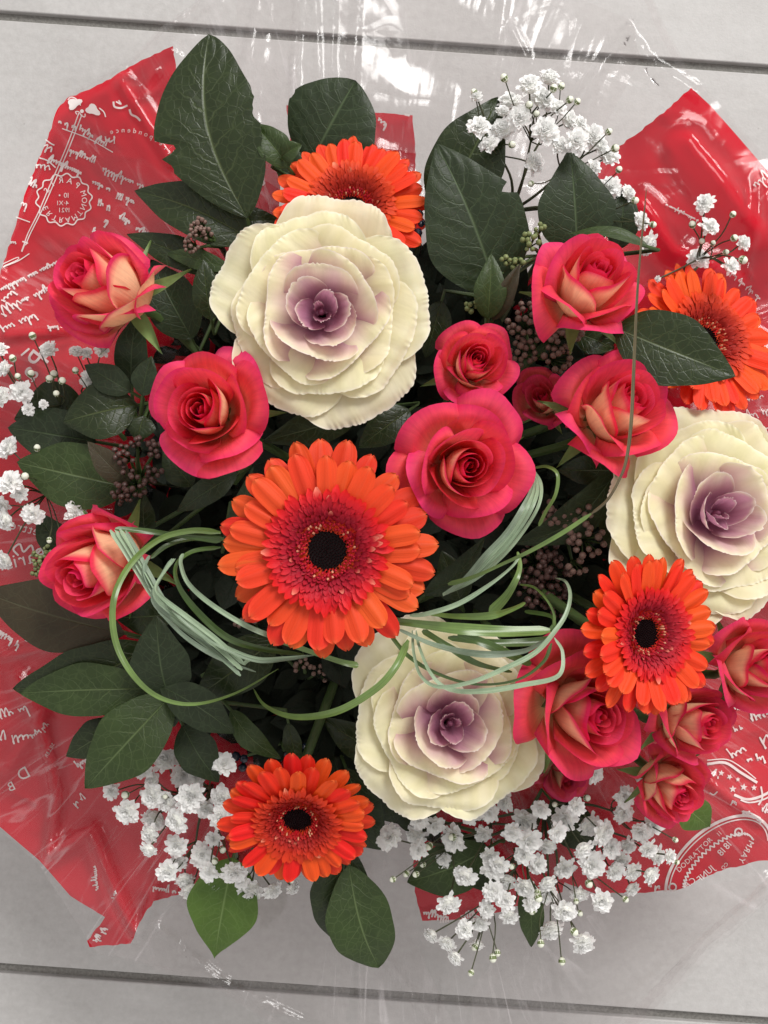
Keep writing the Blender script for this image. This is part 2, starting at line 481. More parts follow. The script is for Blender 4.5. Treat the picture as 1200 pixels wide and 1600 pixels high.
# joint lines pass through photo (600,66) and (600,1553)
yj = P(600, 66, 0).y * math.cos(ang)
half = pitch / 2 - 0.0030


def tile_mesh():
    A = Acc(); h = half; b = 0.0007; r = [(h - b, 0.0), (h - b * .35, -b * .35), (h, -b), (h, -0.0055)]
    rings = []
    for q, z in r:
        rings.append([(-q, -q, z), (q, -q, z), (q, q, z), (-q, q, z)])
    v = sum(rings, []); f = [[0, 1, 2, 3]]
    for i in range(3):
        for j in range(4):
            k = (j + 1) % 4
            f.append([i * 4 + j, (i + 1) * 4 + j, (i + 1) * 4 + k, i * 4 + k])
    A.add(v, f)
    return A.mesh('tile', M['tile'], smooth=False)


tm = tile_mesh()
for j in range(-3, 4):
    for i in range(-4, 4):
        t = link('tile', tm, floor)
        t.location = (pitch * i, yj - pitch / 2 + j * pitch, 0)


# ---------------------------------------------------------------- wrapping film
def tri(x):
    return 2 * np.abs(x - np.floor(x + 0.5))


def crumple(x, y, seed, lam, n=5):
    r = np.random.default_rng(seed); o = 0
    wx = x + lam * .25 * smooth_noise(x / lam, y / lam, seed + 1); wy = y + lam * .25 * smooth_noise(x / lam, y / lam, seed + 2)
    for k in range(n):
        a = r.uniform(0, PI); l = lam * r.uniform(.7, 1.6)
        o = o + tri((wx * np.cos(a) + wy * np.sin(a)) / l + r.uniform()) * l / n
    return o


def seg_ridge(x, y, pts, wd, amp, z0=0.12):
    """a sharp fold along a polyline given in photo pixels"""
    best = np.full(np.shape(x), 1e9)
    W = [P(a, b, z0) for a, b in pts]
    for p, q in zip(W[:-1], W[1:]):
        d = np.array([q.x - p.x, q.y - p.y]); l2 = (d ** 2).sum()
        t = np.clip(((x - p.x) * d[0] + (y - p.y) * d[1]) / l2, 0, 1)
        best = np.minimum(best, np.hypot(x - p.x - t * d[0], y - p.y - t * d[1]))
    w_ = S(wd, z0)
    return amp * np.maximum(0, 1 - best / w_) ** 1.3


RED_FOLDS = [([(182, 115), (225, 180), (260, 235)], 22, .005), ([(0, 520), (95, 510)], 14, .006), ([(1085, 210), (1195, 350)], 40, .006),
             ([(60, 1130), (75, 1250), (65, 1345)], 16, .006), ([(65, 1345), (130, 1310), (205, 1470)], 22, .007),
             ([(235, 1400), (215, 1470)], 14, .005), ([(1120, 1230), (1200, 1290)], 20, .005), ([(20, 1060), (60, 1120), (0, 1200)], 24, .005),
             ([(1010, 310), (1060, 380), (1170, 420)], 30, .005), ([(0, 1010), (90, 990)], 14, .004)]
CLEAR_FOLDS = [([(405, -20), (385, 110), (378, 230)], 26, .006), ([(465, -20), (458, 120), (460, 190)], 9, .006), ([(250, 50), (330, -15)], 14, .006),
               ([(982, 40), (1010, 90), (1100, 145)], 16, .006), ([(982, 40), (900, 160)], 12, .005), ([(982, 40), (1062, 148)], 9, .004),
               ([(793, -20), (770, 130)], 9, .004), ([(570, 1360), (562, 1620)], 12, .006), ([(600, 1500), (680, 1620)], 12, .006),
               ([(1210, 1380), (1000, 1560), (940, 1640)], 18, .006), ([(240, 1460), (330, 1540), (470, 1600)], 12, .005),
               ([(270, 1400), (300, 1450), (275, 1520)], 10, .004), ([(490, -20), (500, 190)], 8, .003), ([(520, -20), (515, 190)], 7, .003),
               ([(560, -20), (545, 190)], 8, .003), ([(800, 25), (826, 80)], 10, .005), ([(915, 180), (940, 110)], 8, .003), ([(260, 70), (300, 90)], 8, .003),
               ([(1195, 270), (1180, 420)], 12, .004), ([(860, 1420), (880, 1560)], 9, .004), ([(700, 1500), (690, 1620)], 8, .004),
               ([(240, 100), (200, 140)], 12, .004)]


def wrap_z(x, y, red, seed=0):
    r = np.hypot(x, y); a = np.arctan2(y, x)
    z = 0.012 + 0.086 * sm(0.015, 0.165, r)
    z = z + sm(.06, .15, r) * (0.0035 * np.sin(a * 7 + 1.3 + seed) + 0.002 * np.sin(a * 13 + r * 20 + seed))
    z = z + 0.15 * sm(.02, .08, r) * (1 - .45 * sm(.16, .2, r)) * crumple(x, y, 5 + seed, 0.085, 4)
    folds = RED_FOLDS if red else CLEAR_FOLDS + RED_FOLDS
    z = z + (0.05 * crumple(x, y, 11 + seed, 0.03, 4) if red else 0.055 * crumple(x, y, 21 + seed, 0.035, 5)) * sm(.05, .14, r)
    for pts, wd, amp in folds:
        z = z + seg_ridge(x, y, pts, wd, amp)
    if not red: z = z + 0.0065
    return z


def inside(g, poly):
    bp = np.array(poly, float); r = np.zeros(len(g), bool)
    for (ax, ay), (bx, by) in zip(bp, np.roll(bp, -1, 0)):
        c = ((ay > g[:, 1]) != (by > g[:, 1]))
        if by != ay: r ^= c & (g[:, 0] < (bx - ax) * (g[:, 1] - ay) / (by - ay) + ax)
    return r


def film_point(px, py, red, seed=0, lift=0.0):
    px = np.atleast_1d(np.asarray(px, float)); py = np.atleast_1d(np.asarray(py, float))
    z = np.full(px.shape, .12)
    for _ in range(4):
        s = (H - z) / F
        x, y = (px - 600) * s, (800 - py) * s
        z = wrap_z(x, y, red, seed)
    s = (H - z) / F; x, y = (px - 600) * s, (800 - py) * s
    return np.stack([x, y, wrap_z(x, y, red, seed) + lift], -1)


def film_panel(name, poly, red, parent, step, seed=0, lift=0.0):
    """poly in photo pixels; the outline is resampled, filled and dropped on the film's surface"""
    pts = []
    for (a, b), (c, d) in zip(poly, poly[1:] + poly[:1]):
        L_ = math.hypot(c - a, d - b); n = max(1, int(L_ / step))
        for i in range(n):
            t = i / n; j = random.uniform(-1, 1) if i else 0
            pts.append((a + (c - a) * t + j, b + (d - b) * t + j))
    nb = len(pts)
    x0, x1 = min(p[0] for p in pts), max(p[0] for p in pts); y0, y1 = min(p[1] for p in pts), max(p[1] for p in pts)
    bp = np.array(pts)
    gx, gy = np.meshgrid(np.arange(x0, x1, step), np.arange(y0, y1, step))
    gx = gx + (np.arange(gx.shape[0]) % 2)[:, None] * step * .5
    g = np.stack([gx.ravel(), gy.ravel()], -1)
    # even-odd test
    ins = np.zeros(len(g), bool); nx = np.roll(bp, -1, 0)
    for (ax, ay), (bx, by) in zip(bp, nx):
        c = ((ay > g[:, 1]) != (by > g[:, 1]))
        if by != ay: ins ^= c & (g[:, 0] < (bx - ax) * (g[:, 1] - ay) / (by - ay) + ax)
    g = g[ins]
    dmin = np.full(len(g), 1e9)
    for q in bp: dmin = np.minimum(dmin, np.hypot(g[:, 0] - q[0], g[:, 1] - q[1]))
    g = g[dmin > step * .45]
    allp = [Vector(p) for p in pts] + [Vector(p) for p in g]
    res = delaunay_2d_cdt(allp, [(i, (i + 1) % nb) for i in range(nb)], [], 1, 1e-4)
    v = np.array([tuple(p) for p in res[0]]); f = np.array([t for t in res[2] if len(t) == 3])
    X = film_point(v[:, 0], v[:, 1], red, seed, lift)
    A = Acc(); A.add(X, f[:, ::-1])
    return A.obj(name, M['red_film' if red else 'clear_film'], parent)


wrap = empty('wrapping_film', Matrix.Translation((0, 0, 0.012)), 'red translucent gift wrap film with mirrored white postcard print spread around the bouquet', 'gift wrap')
wrap.matrix_world = Matrix.Identity(4)
LEFT = [(270, 72), (215, 98), (160, 130), (104, 154), (90, 170), (75, 215), (40, 300), (20, 365), (0, 430), (-60, 560), (-60, 1240), (0, 1292), (62, 1345), (110, 1400), (164, 1433), (136, 1470), (140, 1480), (204, 1474), (218, 1442), (240, 1408), (290, 1394), (420, 1330), (480, 1200), (520, 900), (520, 500), (432, 420), (440, 260), (408, 214), (396, 240), (330, 250), (290, 200)]
RIGHT = [(1080, 137), (1110, 165), (1150, 210), (1200, 268), (1260, 330), (1260, 1345), (1185, 1345), (1120, 1362), (1060, 1390), (1000, 1395), (930, 1396), (800, 1350), (720, 1200), (700, 900), (760, 500), (900, 340), (930, 260), (968, 228), (1020, 190)]
TOP = [(447, 162), (520, 166), (590, 174), (645, 178), (650, 240), (640, 420), (470, 420), (455, 240)]
BOTTOM = [(648, 1395), (660, 1441), (700, 1440), (748, 1437), (830, 1412), (880, 1396), (900, 1300), (800, 1180), (640, 1200)]
film_panel('film_panel', LEFT, True, wrap, 7)
film_panel('film_panel', RIGHT, True, wrap, 7)
film_panel('film_panel', TOP, True, wrap, 8, lift=-.002)
film_panel('film_panel', BOTTOM, True, wrap, 8, lift=-.002)
cello = tag(empty('cellophane', Matrix.Identity(4), 'clear crinkled cellophane sheet spread over the grey tiles around the bouquet', 'cellophane'))
CLEAR = [(-30, 420), (14, 372), (52, 292), (72, 220), (96, 158), (150, 126), (206, 94), (250, 47), (300, 12), (340, -40), (1000, -40), (1040, 50), (1072, 108), (1104, 145), (1200, 255), (1270, 340), (1270, 1320), (1204, 1378), (1100, 1470), (960, 1640), (500, 1660), (430, 1600), (330, 1540), (240, 1512), (150, 1488), (60, 1350), (-40, 1262), (-60, 900), (-60, 560)]
film_panel('film_sheet', CLEAR, False, cello, 6)
# folded hem of the sheet, lower right
film_panel('folded_hem', [(1230, 1340), (1232, 1372), (1110, 1470), (985, 1610), (950, 1625), (1000, 1560), (1100, 1452)], False, cello, 7, lift=.003)


film_panel('film_sheet', [(356, 250), (368, 120), (374, -40), (468, -40), (470, 60), (462, 190), (440, 300)], False, cello, 6, lift=.0035)
film_panel('film_sheet', [(520, -40), (800, -40), (985, 38), (1000, 90), (940, 210), (760, 260), (560, 230)], False, cello, 7, lift=.004)
film_panel('film_sheet', [(560, 1340), (562, 1500), (556, 1645), (735, 1645), (690, 1560), (655, 1480), (640, 1340)], False, cello, 6, lift=.0035)
film_panel('film_sheet', [(180, 1488), (290, 1395), (470, 1340), (560, 1440), (540, 1600), (430, 1580), (300, 1520)], False, cello, 7, lift=.003)
film_panel('film_rim', [(0, 428), (14, 372), (52, 292), (72, 220), (80, 222), (59, 296), (21, 376), (6, 432)], False, cello, 6, lift=.0025)
film_panel('film_rim', [(96, 158), (150, 126), (206, 94), (250, 47), (300, 12), (340, -40), (352, -38), (308, 18), (256, 54), (211, 102), (153, 134), (98, 166)], False, cello, 6, lift=.0025)
film_panel('film_rim', [(1000, -40), (1040, 50), (1072, 108), (1104, 145), (1200, 255), (1270, 340), (1262, 346), (1190, 262), (1094, 152), (1060, 116), (1028, 56), (986, -38)], False, cello, 6, lift=.0025)
film_panel('film_rim', [(240, 1512), (330, 1540), (430, 1600), (500, 1650), (510, 1640), (436, 1590), (334, 1530), (244, 1502)], False, cello, 6, lift=.0025)
film_panel('film_sheet', [(1240, 1345), (1215, 1385), (1100, 1490), (985, 1620), (740, 1640), (735, 1540), (790, 1470), (960, 1410), (1120, 1375)], False, cello, 7, lift=.0045)
# print on the film --------------------------------------------------------
_glyph = {}


def glyph(ch):
    if ch not in _glyph:
        cu = bpy.data.curves.new('g', 'FONT'); cu.body = ch; cu.resolution_u = 3
        ob = bpy.data.objects.new('g', cu); C.objects.link(ob)
        dg = bpy.context.evaluated_depsgraph_get()
        me = bpy.data.meshes.new_from_object(ob.evaluated_get(dg))
        me.calc_loop_triangles()
        v = np.array([tuple(q.co)[:2] for q in me.vertices]).reshape(-1, 2)
        f = np.array([tuple(t.vertices) for t in me.loop_triangles]).reshape(-1, 3)
        bpy.data.objects.remove(ob); bpy.data.curves.remove(cu); bpy.data.meshes.remove(me)
        _glyph[ch] = (v, f, (v[:, 0].max() if len(v) else 0.3) + 0.08)
    return _glyph[ch]


class Ink:
    """flat print, laid just above the film"""
    def __init__(s, lift=0.0011): s.A = Acc(); s.lift = lift

    def poly(s, v, f):
        if len(f) == 0: return
        f = np.asarray(f); c = v[f].mean(1); ok = np.zeros(len(c), bool)
        for pl in (LEFT, RIGHT, TOP, BOTTOM): ok |= inside(c, pl)
        f = f[ok]
        if len(f) == 0: return
        s.A.add(film_point(v[:, 0], v[:, 1], True, 0, s.lift), f)

    def stroke(s, pts, wd, smooth=True, wob=0.0):
        q = catmull(pts, 6) if smooth and len(pts) > 2 else np.array([np.array(pts[0]) * (1 - t) + np.array(pts[-1]) * t for t in np.linspace(0, 1, max(2, int(math.dist(pts[0], pts[-1]) / 6)))]) if len(pts) == 2 else np.concatenate([[np.array(a) * (1 - t) + np.array(b) * t for t in np.linspace(0, 1, max(2, int(math.dist(a, b) / 6)))] for a, b in zip(pts[:-1], pts[1:])])
        d = np.gradient(q, axis=0); d /= np.maximum(np.hypot(d[:, 0], d[:, 1]), 1e-6)[:, None]
        nrm = np.stack([-d[:, 1], d[:, 0]], -1)
        ww = wd * .5 * (1 + wob * np.sin(np.arange(len(q)) * 1.1 + random.random() * 6))[:, None]
        v = np.concatenate([q + nrm * ww, q - nrm * ww]); n = len(q)
        f = np.array([[i, i + 1, n + i + 1, n + i] for i in range(n - 1)])
        s.poly(v, f)

    def text(s, txt, c, size, deg, mirror=True, space=1.0):
        """c: middle of the line in photo pixels, deg: reading direction of the (mirrored) line, clockwise"""
        wd = sum(glyph(ch)[2] if ch != ' ' else .35 for ch in txt) * size * space
        x = -wd / 2
        for ch in txt:
            if ch == ' ': x += .35 * size * space; continue
            v, f, adv = glyph(ch); q = v * size
            q = q + np.array([x, -size * .35]); x += adv * size * space
            s._put(q, f, c, deg, mirror)

    def _put(s, q, f, c, deg, mirror):
        t = R(deg); x = -q[:, 0] if mirror else q[:, 0]; y = -q[:, 1]
        s.poly(np.stack([c[0] + x * math.cos(t) - y * math.sin(t), c[1] + x * math.sin(t) + y * math.cos(t)], -1), f)

    def arc(s, txt, c, rad, a0, a1, size, inward=False, mirror=True):
        """letters round a circle; angles in degrees clockwise from the top"""
        for i, ch in enumerate(txt):
            if ch == ' ': continue
            a = a0 + (a1 - a0) * i / max(1, len(txt) - 1)
            v, f, adv = glyph(ch); q = v * size; q = q - np.array([adv * size / 2, size * .35])
            p = (c[0] + rad * math.sin(R(a)), c[1] - rad * math.cos(R(a)))
            s._put(q, f, p, a + (180 if inward else 0), mirror)

    def scribble(s, a, b, h, wd=2.2, seed=0):
        """a run of joined-up handwriting from a to b"""
        r = random.Random(seed); a = np.array(a, float); b = np.array(b, float)
        L_ = np.linalg.norm(b - a); d = (b - a) / L_; n = np.array([-d[1], d[0]])
        t = 0; pts = []; x = 0
        while x < L_:
            wl = r.uniform(.35, .7) * h; k = r.random()
            up = h * (r.uniform(.8, 1.5) if k < .25 else r.uniform(.3, .5)); dn = h * (r.uniform(.6, 1.0) if k > .85 else r.uniform(.0, .15))
            pts += [a + d * x - n * dn, a + d * (x + wl * .45) + n * up, a + d * (x + wl * .3) + n * up * .5]
            x += wl
            if r.random() < .13 and len(pts) > 5:
                s.stroke(pts, wd, wob=.35); pts = []; x += h * .5
        if len(pts) > 2: s.stroke(pts, wd, wob=.35)

    def star(s, c, r_, rot=0):
        v = [(c[0], c[1])]
        for i in range(10):
            a = R(rot + i * 36); q = r_ if i % 2 == 0 else r_ * .42
            v.append((c[0] + q * math.sin(a), c[1] - q * math.cos(a)))
        s.poly(np.array(v, float), np.array([[0, i + 1, (i + 1) % 10 + 1] for i in range(10)]))

    def done(s, name='print'):
        return s.A.obj(name, M['print'], wrap, smooth=True)


# round postmark, upper left
k = Ink(); c0 = (101, 313)
ring = []
for i in range(97):
    t = 2 * PI * i / 96; rr = 42 + 2.2 * math.sin(t * 14)
    ring.append((c0[0] + rr * math.sin(t), c0[1] - rr * .93 * math.cos(t)))
k.stroke(ring, 2.0)
k.arc('PARIS', c0, 31, 42, -62, 13)
k.arc('MONTMARTRE', c0, 32, 72, 245, 12, mirror=True)
k.text('10 •', (101, 306), 11, 0); k.text('4·XI', (99, 318), 10, 0); k.text('1921', (102, 329), 10, 0)
k.done('postmark_print')
# feathered arrow
k = Ink()
k.stroke([(124, 178), (105, 230), (75, 300), (60, 335), (45, 365), (38, 385)], 1.6); k.stroke([(129, 180), (109, 232), (79, 302), (63, 337), (48, 367), (41, 384)], 1.6)
k.stroke([(36, 378), (45, 381)], 2); k.stroke([(39, 383), (35, 394)], 2.4)
k.stroke([(121, 180), (119, 176), (124, 176), (128, 182)], 1.5); k.stroke([(127, 181), (133, 184), (134, 179)], 1.5)
for cc, sgn in (((117, 163), -1), ((146, 173), 1)):
    n = 18; v = [(cc[0], cc[1])]
    for i in range(n):
        t = 2 * PI * i / n; rr = 10 * (1 + .25 * math.sin(3 * t + (0 if sgn > 0 else 2)))
        v.append((cc[0] + rr * 1.05 * math.cos(t), cc[1] + rr * .8 * math.sin(t) + sgn * .25 * rr * math.cos(t)))
    k.poly(np.array(v), np.array([[0, i + 1, (i + 1) % n + 1] for i in range(n)]))
v = [(129, 175)] + [(129 + 3 * math.cos(2 * PI * i / 10), 175 + 3 * math.sin(2 * PI * i / 10)) for i in range(10)]
k.poly(np.array(v), np.array([[0, i + 1, (i + 1) % 10 + 1] for i in range(10)]))
k.stroke([(156, 170), (163, 176), (166, 184)], 1.8); k.stroke([(107, 157), (112, 153), (120, 156), (127, 166)], 1.6)
k.stroke([(178, 160), (180, 168), (190, 170), (200, 166)], 3.0); k.stroke([(182, 160), (190, 164), (186, 158)], 2.2); k.stroke([(203, 172), (206, 180), (214, 184), (220, 190)], 3.2)
k.done('arrow_print')
k = Ink()
for (a, b, h_, w_, sd) in (((93, 190), (122, 200), 7, 2, 1), ((125, 200), (168, 227), 8, 2.2, 2), ((180, 224), (160, 218), 12, 2, 22), ((110, 235), (148, 252), 7, 2, 3), ((78, 248), (130, 272), 8, 2.6, 4),
                           ((162, 264), (225, 292), 8, 2, 5), ((146, 284), (174, 297), 7, 2.2, 6), ((186, 302), (214, 318), 8, 2.4, 7), ((154, 318), (176, 324), 8, 2, 8),
                           ((188, 338), (208, 350), 9, 2.6, 9), ((214, 356), (232, 366), 9, 2.6, 10), ((166, 344), (172, 350), 9, 2.6, 11), ((146, 366), (148, 356), 8, 2.4, 12),
                           ((62, 218), (86, 236), 12, 2, 13), ((52, 256), (80, 262), 14, 2, 14), ((42, 282), (60, 292), 9, 2.4, 15), ((34, 316), (46, 322), 9, 2, 16), ((18, 378), (28, 380), 6, 2, 17),
                           ((2, 452), (90, 410), 7, 2.2, 18), ((4, 470), (24, 452), 12, 2.2, 19), ((4, 492), (30, 470), 14, 2.2, 20), ((34, 470), (46, 464), 6, 2.2, 21),
                           ((2, 514), (64, 488), 12, 2.2, 23), ((54, 462), (76, 450), 9, 2.2, 24), ((76, 512), (92, 510), 5, 2.2, 25)):
    k.scribble(a, b, h_, w_, sd)
k.stroke([(98, 202), (140, 218), (177, 239)], 1.5); k.stroke([(26, 340), (48, 348)], 1.6); k.stroke([(6, 418), (30, 408), (47, 397)], 1.5); k.stroke([(6, 413), (28, 403), (28, 407), (8, 416)], 1.2)
k.stroke([(68, 216), (80, 225), (86, 228)], 2); k.stroke([(60, 247), (75, 252), (88, 263)], 2)
k.done('handwriting_print')
k = Ink(); k.arc('correspondence', (196, 292), 88, 64, -14, 11); k.done('letter_print')
k = Ink(); k.text('Pa', (52, 572), 46, -52); k.stroke([(34, 556), (47, 545)], 3)
k.text('Paris', (40, 872), 30, -14); k.text('Lettre', (45, 826), 20, 14)
k.stroke([(30, 868), (22, 858), (32, 850), (38, 862), (50, 852), (56, 866), (70, 856), (80, 868)], 3)
k.done('letter_print')
k = Ink()
for (a, b, h_, w_, sd) in (((2, 985), (36, 1012), 8, 2.4, 31), ((44, 990), (66, 1002), 6, 1.8, 32), ((0, 1118), (48, 1102), 11, 2, 33), ((0, 1150), (50, 1148), 13, 2.2, 34),
                           ((50, 1150), (76, 1130), 6, 1.5, 35), ((120, 1195), (145, 1180), 8, 2.4, 36), ((116, 1255), (132, 1244), 8, 1.8, 37), ((150, 1352), (154, 1392), 7, 1.8, 38), ((182, 1390), (178, 1404), 4, 1.6, 39),
                           ((150, 1470), (164, 1448), 7, 2, 40), ((240, 1385), (276, 1392), 8, 2, 41), ((40, 1000), (60, 980), 4, 1.2, 42)):
    k.scribble(a, b, h_, w_, sd)
k.text('SILLER', (78, 1172), 8, -62); k.text('D', (37, 1208), 26, -28); k.text('B', (18, 1228), 20, -28)
k.done('handwriting_print')
# lower right: stars, bands and the oval postmark
k = Ink()
for (a, b, h_, w_, sd) in (((1172, 1122), (1196, 1112), 12, 2.6, 51), ((1146, 1104), (1156, 1106), 7, 2, 52), ((1146, 1140), (1158, 1136), 6, 2, 53), ((1186, 1152), (1200, 1148), 16, 2.6, 54),
                           ((1140, 1180), (1164, 1166), 14, 2.2, 55), ((1166, 1186), (1194, 1182), 8, 2.6, 56), ((1112, 1206), (1124, 1214), 8, 2, 57), ((1144, 1250), (1152, 1256), 6, 2, 58), ((1160, 1268), (1190, 1282), 5, 2.6, 59),
                           ((1190, 1262), (1200, 1266), 10, 2.4, 60), ((1150, 655), (1200, 640), 10, 1.4, 61), ((1160, 680), (1200, 668), 10, 1.4, 62), ((1150, 630), (1190, 618), 8, 1.4, 63),
                           ((1130, 415), (1190, 470), 6, 1.2, 64), ((1040, 320), (1090, 345), 4, 1.2, 65), ((1176, 290), (1200, 272), 12, 1.6, 66)):
    k.scribble(a, b, h_, w_, sd)
k.stroke([(1104, 1193), (1132, 1191), (1156, 1206), (1182, 1222)], 4); k.stroke([(1104, 1187), (1135, 1186), (1160, 1200), (1180, 1216)], 1.6)
for c_, r_, t in (((1126, 1207), 5, 10), ((1139, 1213), 5, 30), ((1152, 1217), 4, 0), ((1144, 1232), 6, 0), ((1161, 1229), 6, 8), ((1177, 1230), 5, 0)):
    k.star(c_, r_, t)
k.stroke([(1146, 1241), (1166, 1248), (1186, 1244), (1206, 1234)], 4); k.stroke([(1156, 1249), (1170, 1253), (1190, 1249), (1208, 1240)], 2.4); k.stroke([(1188, 1228), (1190, 1245), (1184, 1257)], 2.6)
k.stroke([(1108, 1238), (1114, 1241), (1120, 1236)], 2); k.stroke([(1158, 1267), (1170, 1269), (1186, 1277)], 2.8)
k.done('band_print')['kind'] = 'stuff'
k = Ink()


def oval(c, rx, ry, rot, a0, a1, n=40):
    o = []
    for i in range(n + 1):
        t = R(a0 + (a1 - a0) * i / n); x, y = rx * math.cos(t), ry * math.sin(t); q = R(rot)
        o.append((c[0] + x * math.cos(q) - y * math.sin(q), c[1] + x * math.sin(q) + y * math.cos(q)))
    return o


oc = (1122, 1352)
for rx, ry, w_ in ((98, 58, 4.5), (92, 52, 1.8)):
    k.stroke(oval(oc, rx, ry, -42, 150, 385), w_)
zig = oval(oc, 68, 30, -42, 160, 370, 60); zig = [(x + (2.2 if i % 2 else -2.2), y + (2.2 if i % 2 else -2.2)) for i, (x, y) in enumerate(zig)]
k.stroke(zig, 2.0, smooth=False)
k.text('DODRATTOR', (1084, 1334), 11, -44, mirror=False); k.text('11', (1123, 1301), 10, -44)
k.text('1818', (1131, 1324), 15, -48); k.text('JUNE', (1101, 1364), 14, -42); k.text('CO', (1131, 1352), 8, -48); k.text('CA', (1076, 1378), 14, -30)
k.stroke(oval((1153, 1299), 5.5, 5.5, 0, 0, 360, 16), 2.6); k.stroke(oval((1050, 1385), 5.5, 5.5, 0, 0, 360, 16), 2.6)
k.text('YARM', (1165, 1330), 13, 118)
k.done('postmark_print')
k = Ink()
k.scribble((592, 186), (604, 196), 10, 2.4, 71); k.scribble((403, 246), (414, 290), 7, 2.4, 72); k.stroke([(632, 180), (640, 182)], 3)
for (a, b, sd) in (((662, 1424), (700, 1432), 73), ((770, 1318), (790, 1300), 74), ((720, 1430), (748, 1428), 75), ((1012, 1380), (1030, 1384), 76)):
    k.scribble(a, b, 8, 2.4, sd)
k.done('handwriting_print')


# ---------------------------------------------------------------- roses
def rose(name_label, px, py, z, rpx, n, spin, openness=1.0, seed=0, npet=26, dark=1.0, group='pink and cream roses'):
    Rr = S(rpx, z)
    loc = P(px, py, z)
    Mw = face_mat(loc, n, spin)
    root = empty('rose', Mw, name_label, 'rose', group)
    r = np.random.default_rng(seed)
    nu, nv = 17, 14
    U, V = np.meshgrid(np.linspace(-1, 1, nu), np.linspace(0, 1, nv))
    th = 0
    for i in range(npet):
        t = i / (npet - 1)
        th += R(137.5) + r.uniform(-.25, .25)
        Wd = R(112 - 58 * t ** .75) * r.uniform(.9, 1.12)
        Rc = 0.045 + 0.60 * t ** .95
        flare = (-0.02 + 0.40 * openness * sm(.35, 1., t)) * r.uniform(.85, 1.12)
        zt = 0.60 + 0.14 * math.sin(t * 2.8) - 0.52 * sm(.5, 1, t) * openness + r.uniform(-.05, .05)
        tip = float(sm(.30, .8, t))
        pk = r.uniform(-.3, .3)                                 # where the petal's point sits
        Up = np.clip(U - pk, -1.0, 1.0)
        vm = np.sqrt(1 - .80 * np.abs(U) ** 4.5) - (0.03 + 0.16 * tip) * np.abs(Up) ** 1.25 + .02 * np.sin(U * r.uniform(4, 8) + r.uniform(0, 6)) * sm(.5, 1, V)
        v = V * vm
        rad = bez(0.04, Rc * 1.25, Rc * 1.10, Rc + flare, v)
        zz = bez(-0.55, -0.5, zt * .55, zt, v)
        s = sm(.66, 1.0, v / np.maximum(vm, .6)) * (0.05 + .95 * tip)
        k_ = 0.20 + 1.25 * np.abs(Up) ** 1.3 * r.uniform(.7, 1.2)
        rad = rad + s * 0.12 * np.minimum(k_, 1.2) * openness
        zz = zz - s ** 1.7 * (0.10 + 0.20 * tip) * k_
        rad = rad * (1 + (0.15 - .09 * t) * U) + (.016 + .03 * tip) * smooth_noise(U * 2.2, V * 2.5, seed * 50 + i) * sm(.25, .9, V)
        zz = zz + ((.015 + .03 * tip) * smooth_noise(U * 2.6, V * 2 + 3, seed * 70 + i) + .012 * smooth_noise(U * 7, V * 3, seed * 7 + i)) * sm(.4, 1, V)
        a = th + U * Wd * (0.45 + .55 * sm(0, .5, V)) * (1 - .16 * V * tip)
        X = np.stack([rad * np.cos(a), rad * np.sin(a) * (1 - .12 * (1 - tip)), zz - .05], -1)
        tx, ty = r.uniform(-.10, .10, 2) * (.4 + tip)
        X[..., 2] += X[..., 0] * tx + X[..., 1] * ty
        X = X * Rr
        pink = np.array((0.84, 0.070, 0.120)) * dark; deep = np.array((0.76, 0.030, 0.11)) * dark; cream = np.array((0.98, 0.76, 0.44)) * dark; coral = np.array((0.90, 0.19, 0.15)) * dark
        bl = (smooth_noise(U * 2, V * 2, seed * 31 + i) * .08)
        inn = mixv(cream, coral, sm(.08, .36, v + bl)); k2 = sm(.34, .78, v + bl + .12 * np.abs(U))[..., None]; inn = inn * (1 - k2) + pink * k2
        edge = np.clip(np.maximum(sm(.74, .96, V + bl), sm(.70, .98, np.abs(U) + bl) * .9 * sm(.25, .6, V)), 0, 1)
        outc = mixv(cream, np.array((0.92, .50, .30)) * dark, sm(.4, .9, V + .2 * np.abs(U)) * .6)
        e2 = np.clip(edge + (.75 * float(sm(.4, .1, t)) if t < .4 else 0), 0, 1)[..., None]
        outc = outc * (1 - e2) + mixv(pink, deep, edge) * e2
        mg = (sm(.82, 1, V + .04 * np.abs(U)) * (.3 + tip * .55))[..., None]; inn = inn * (1 - mg) + np.array((0.78, 0.035, 0.145)) * dark * mg
        A = Acc(); A.grid(X, np.stack([(U + 1) / 2, V], -1), inn, outc)
        A.obj('petal', M['rose'], root)
    # receptacle and sepals
    A = Acc(); A.ball((0, 0, -0.56 * Rr), 0.2 * Rr, 10, 6); A.obj('hip', M['sepal'], root)
    nu2, nv2 = 5, 9; U2, V2 = np.meshgrid(np.linspace(-1, 1, nu2), np.linspace(0, 1, nv2))
    for q in range(5):
        a0 = q * 2 * PI / 5 + r.uniform(-.2, .2); l = r.uniform(.75, 1.0)
        wdt = .15 * np.sin(PI * V2 ** .6) ** .8 * (1 - V2 * .5)
        rr = .15 + l * V2 ; zz = -.52 - .35 * V2 + .3 * V2 ** 2 * r.uniform(.2, 1.6) + .05 * np.abs(U2)
        x = rr * math.cos(a0) - U2 * wdt * math.sin(a0); y = rr * math.sin(a0) + U2 * wdt * math.cos(a0)
        A = Acc(); A.grid(np.stack([x, y, zz], -1) * Rr, np.stack([(U2 + 1) / 2, V2], -1)); A.obj('sepal', M['sepal'], root)
    stem_to_bundle(root, Mw, (0, 0, -.6 * Rr), 0.0022)
    return root


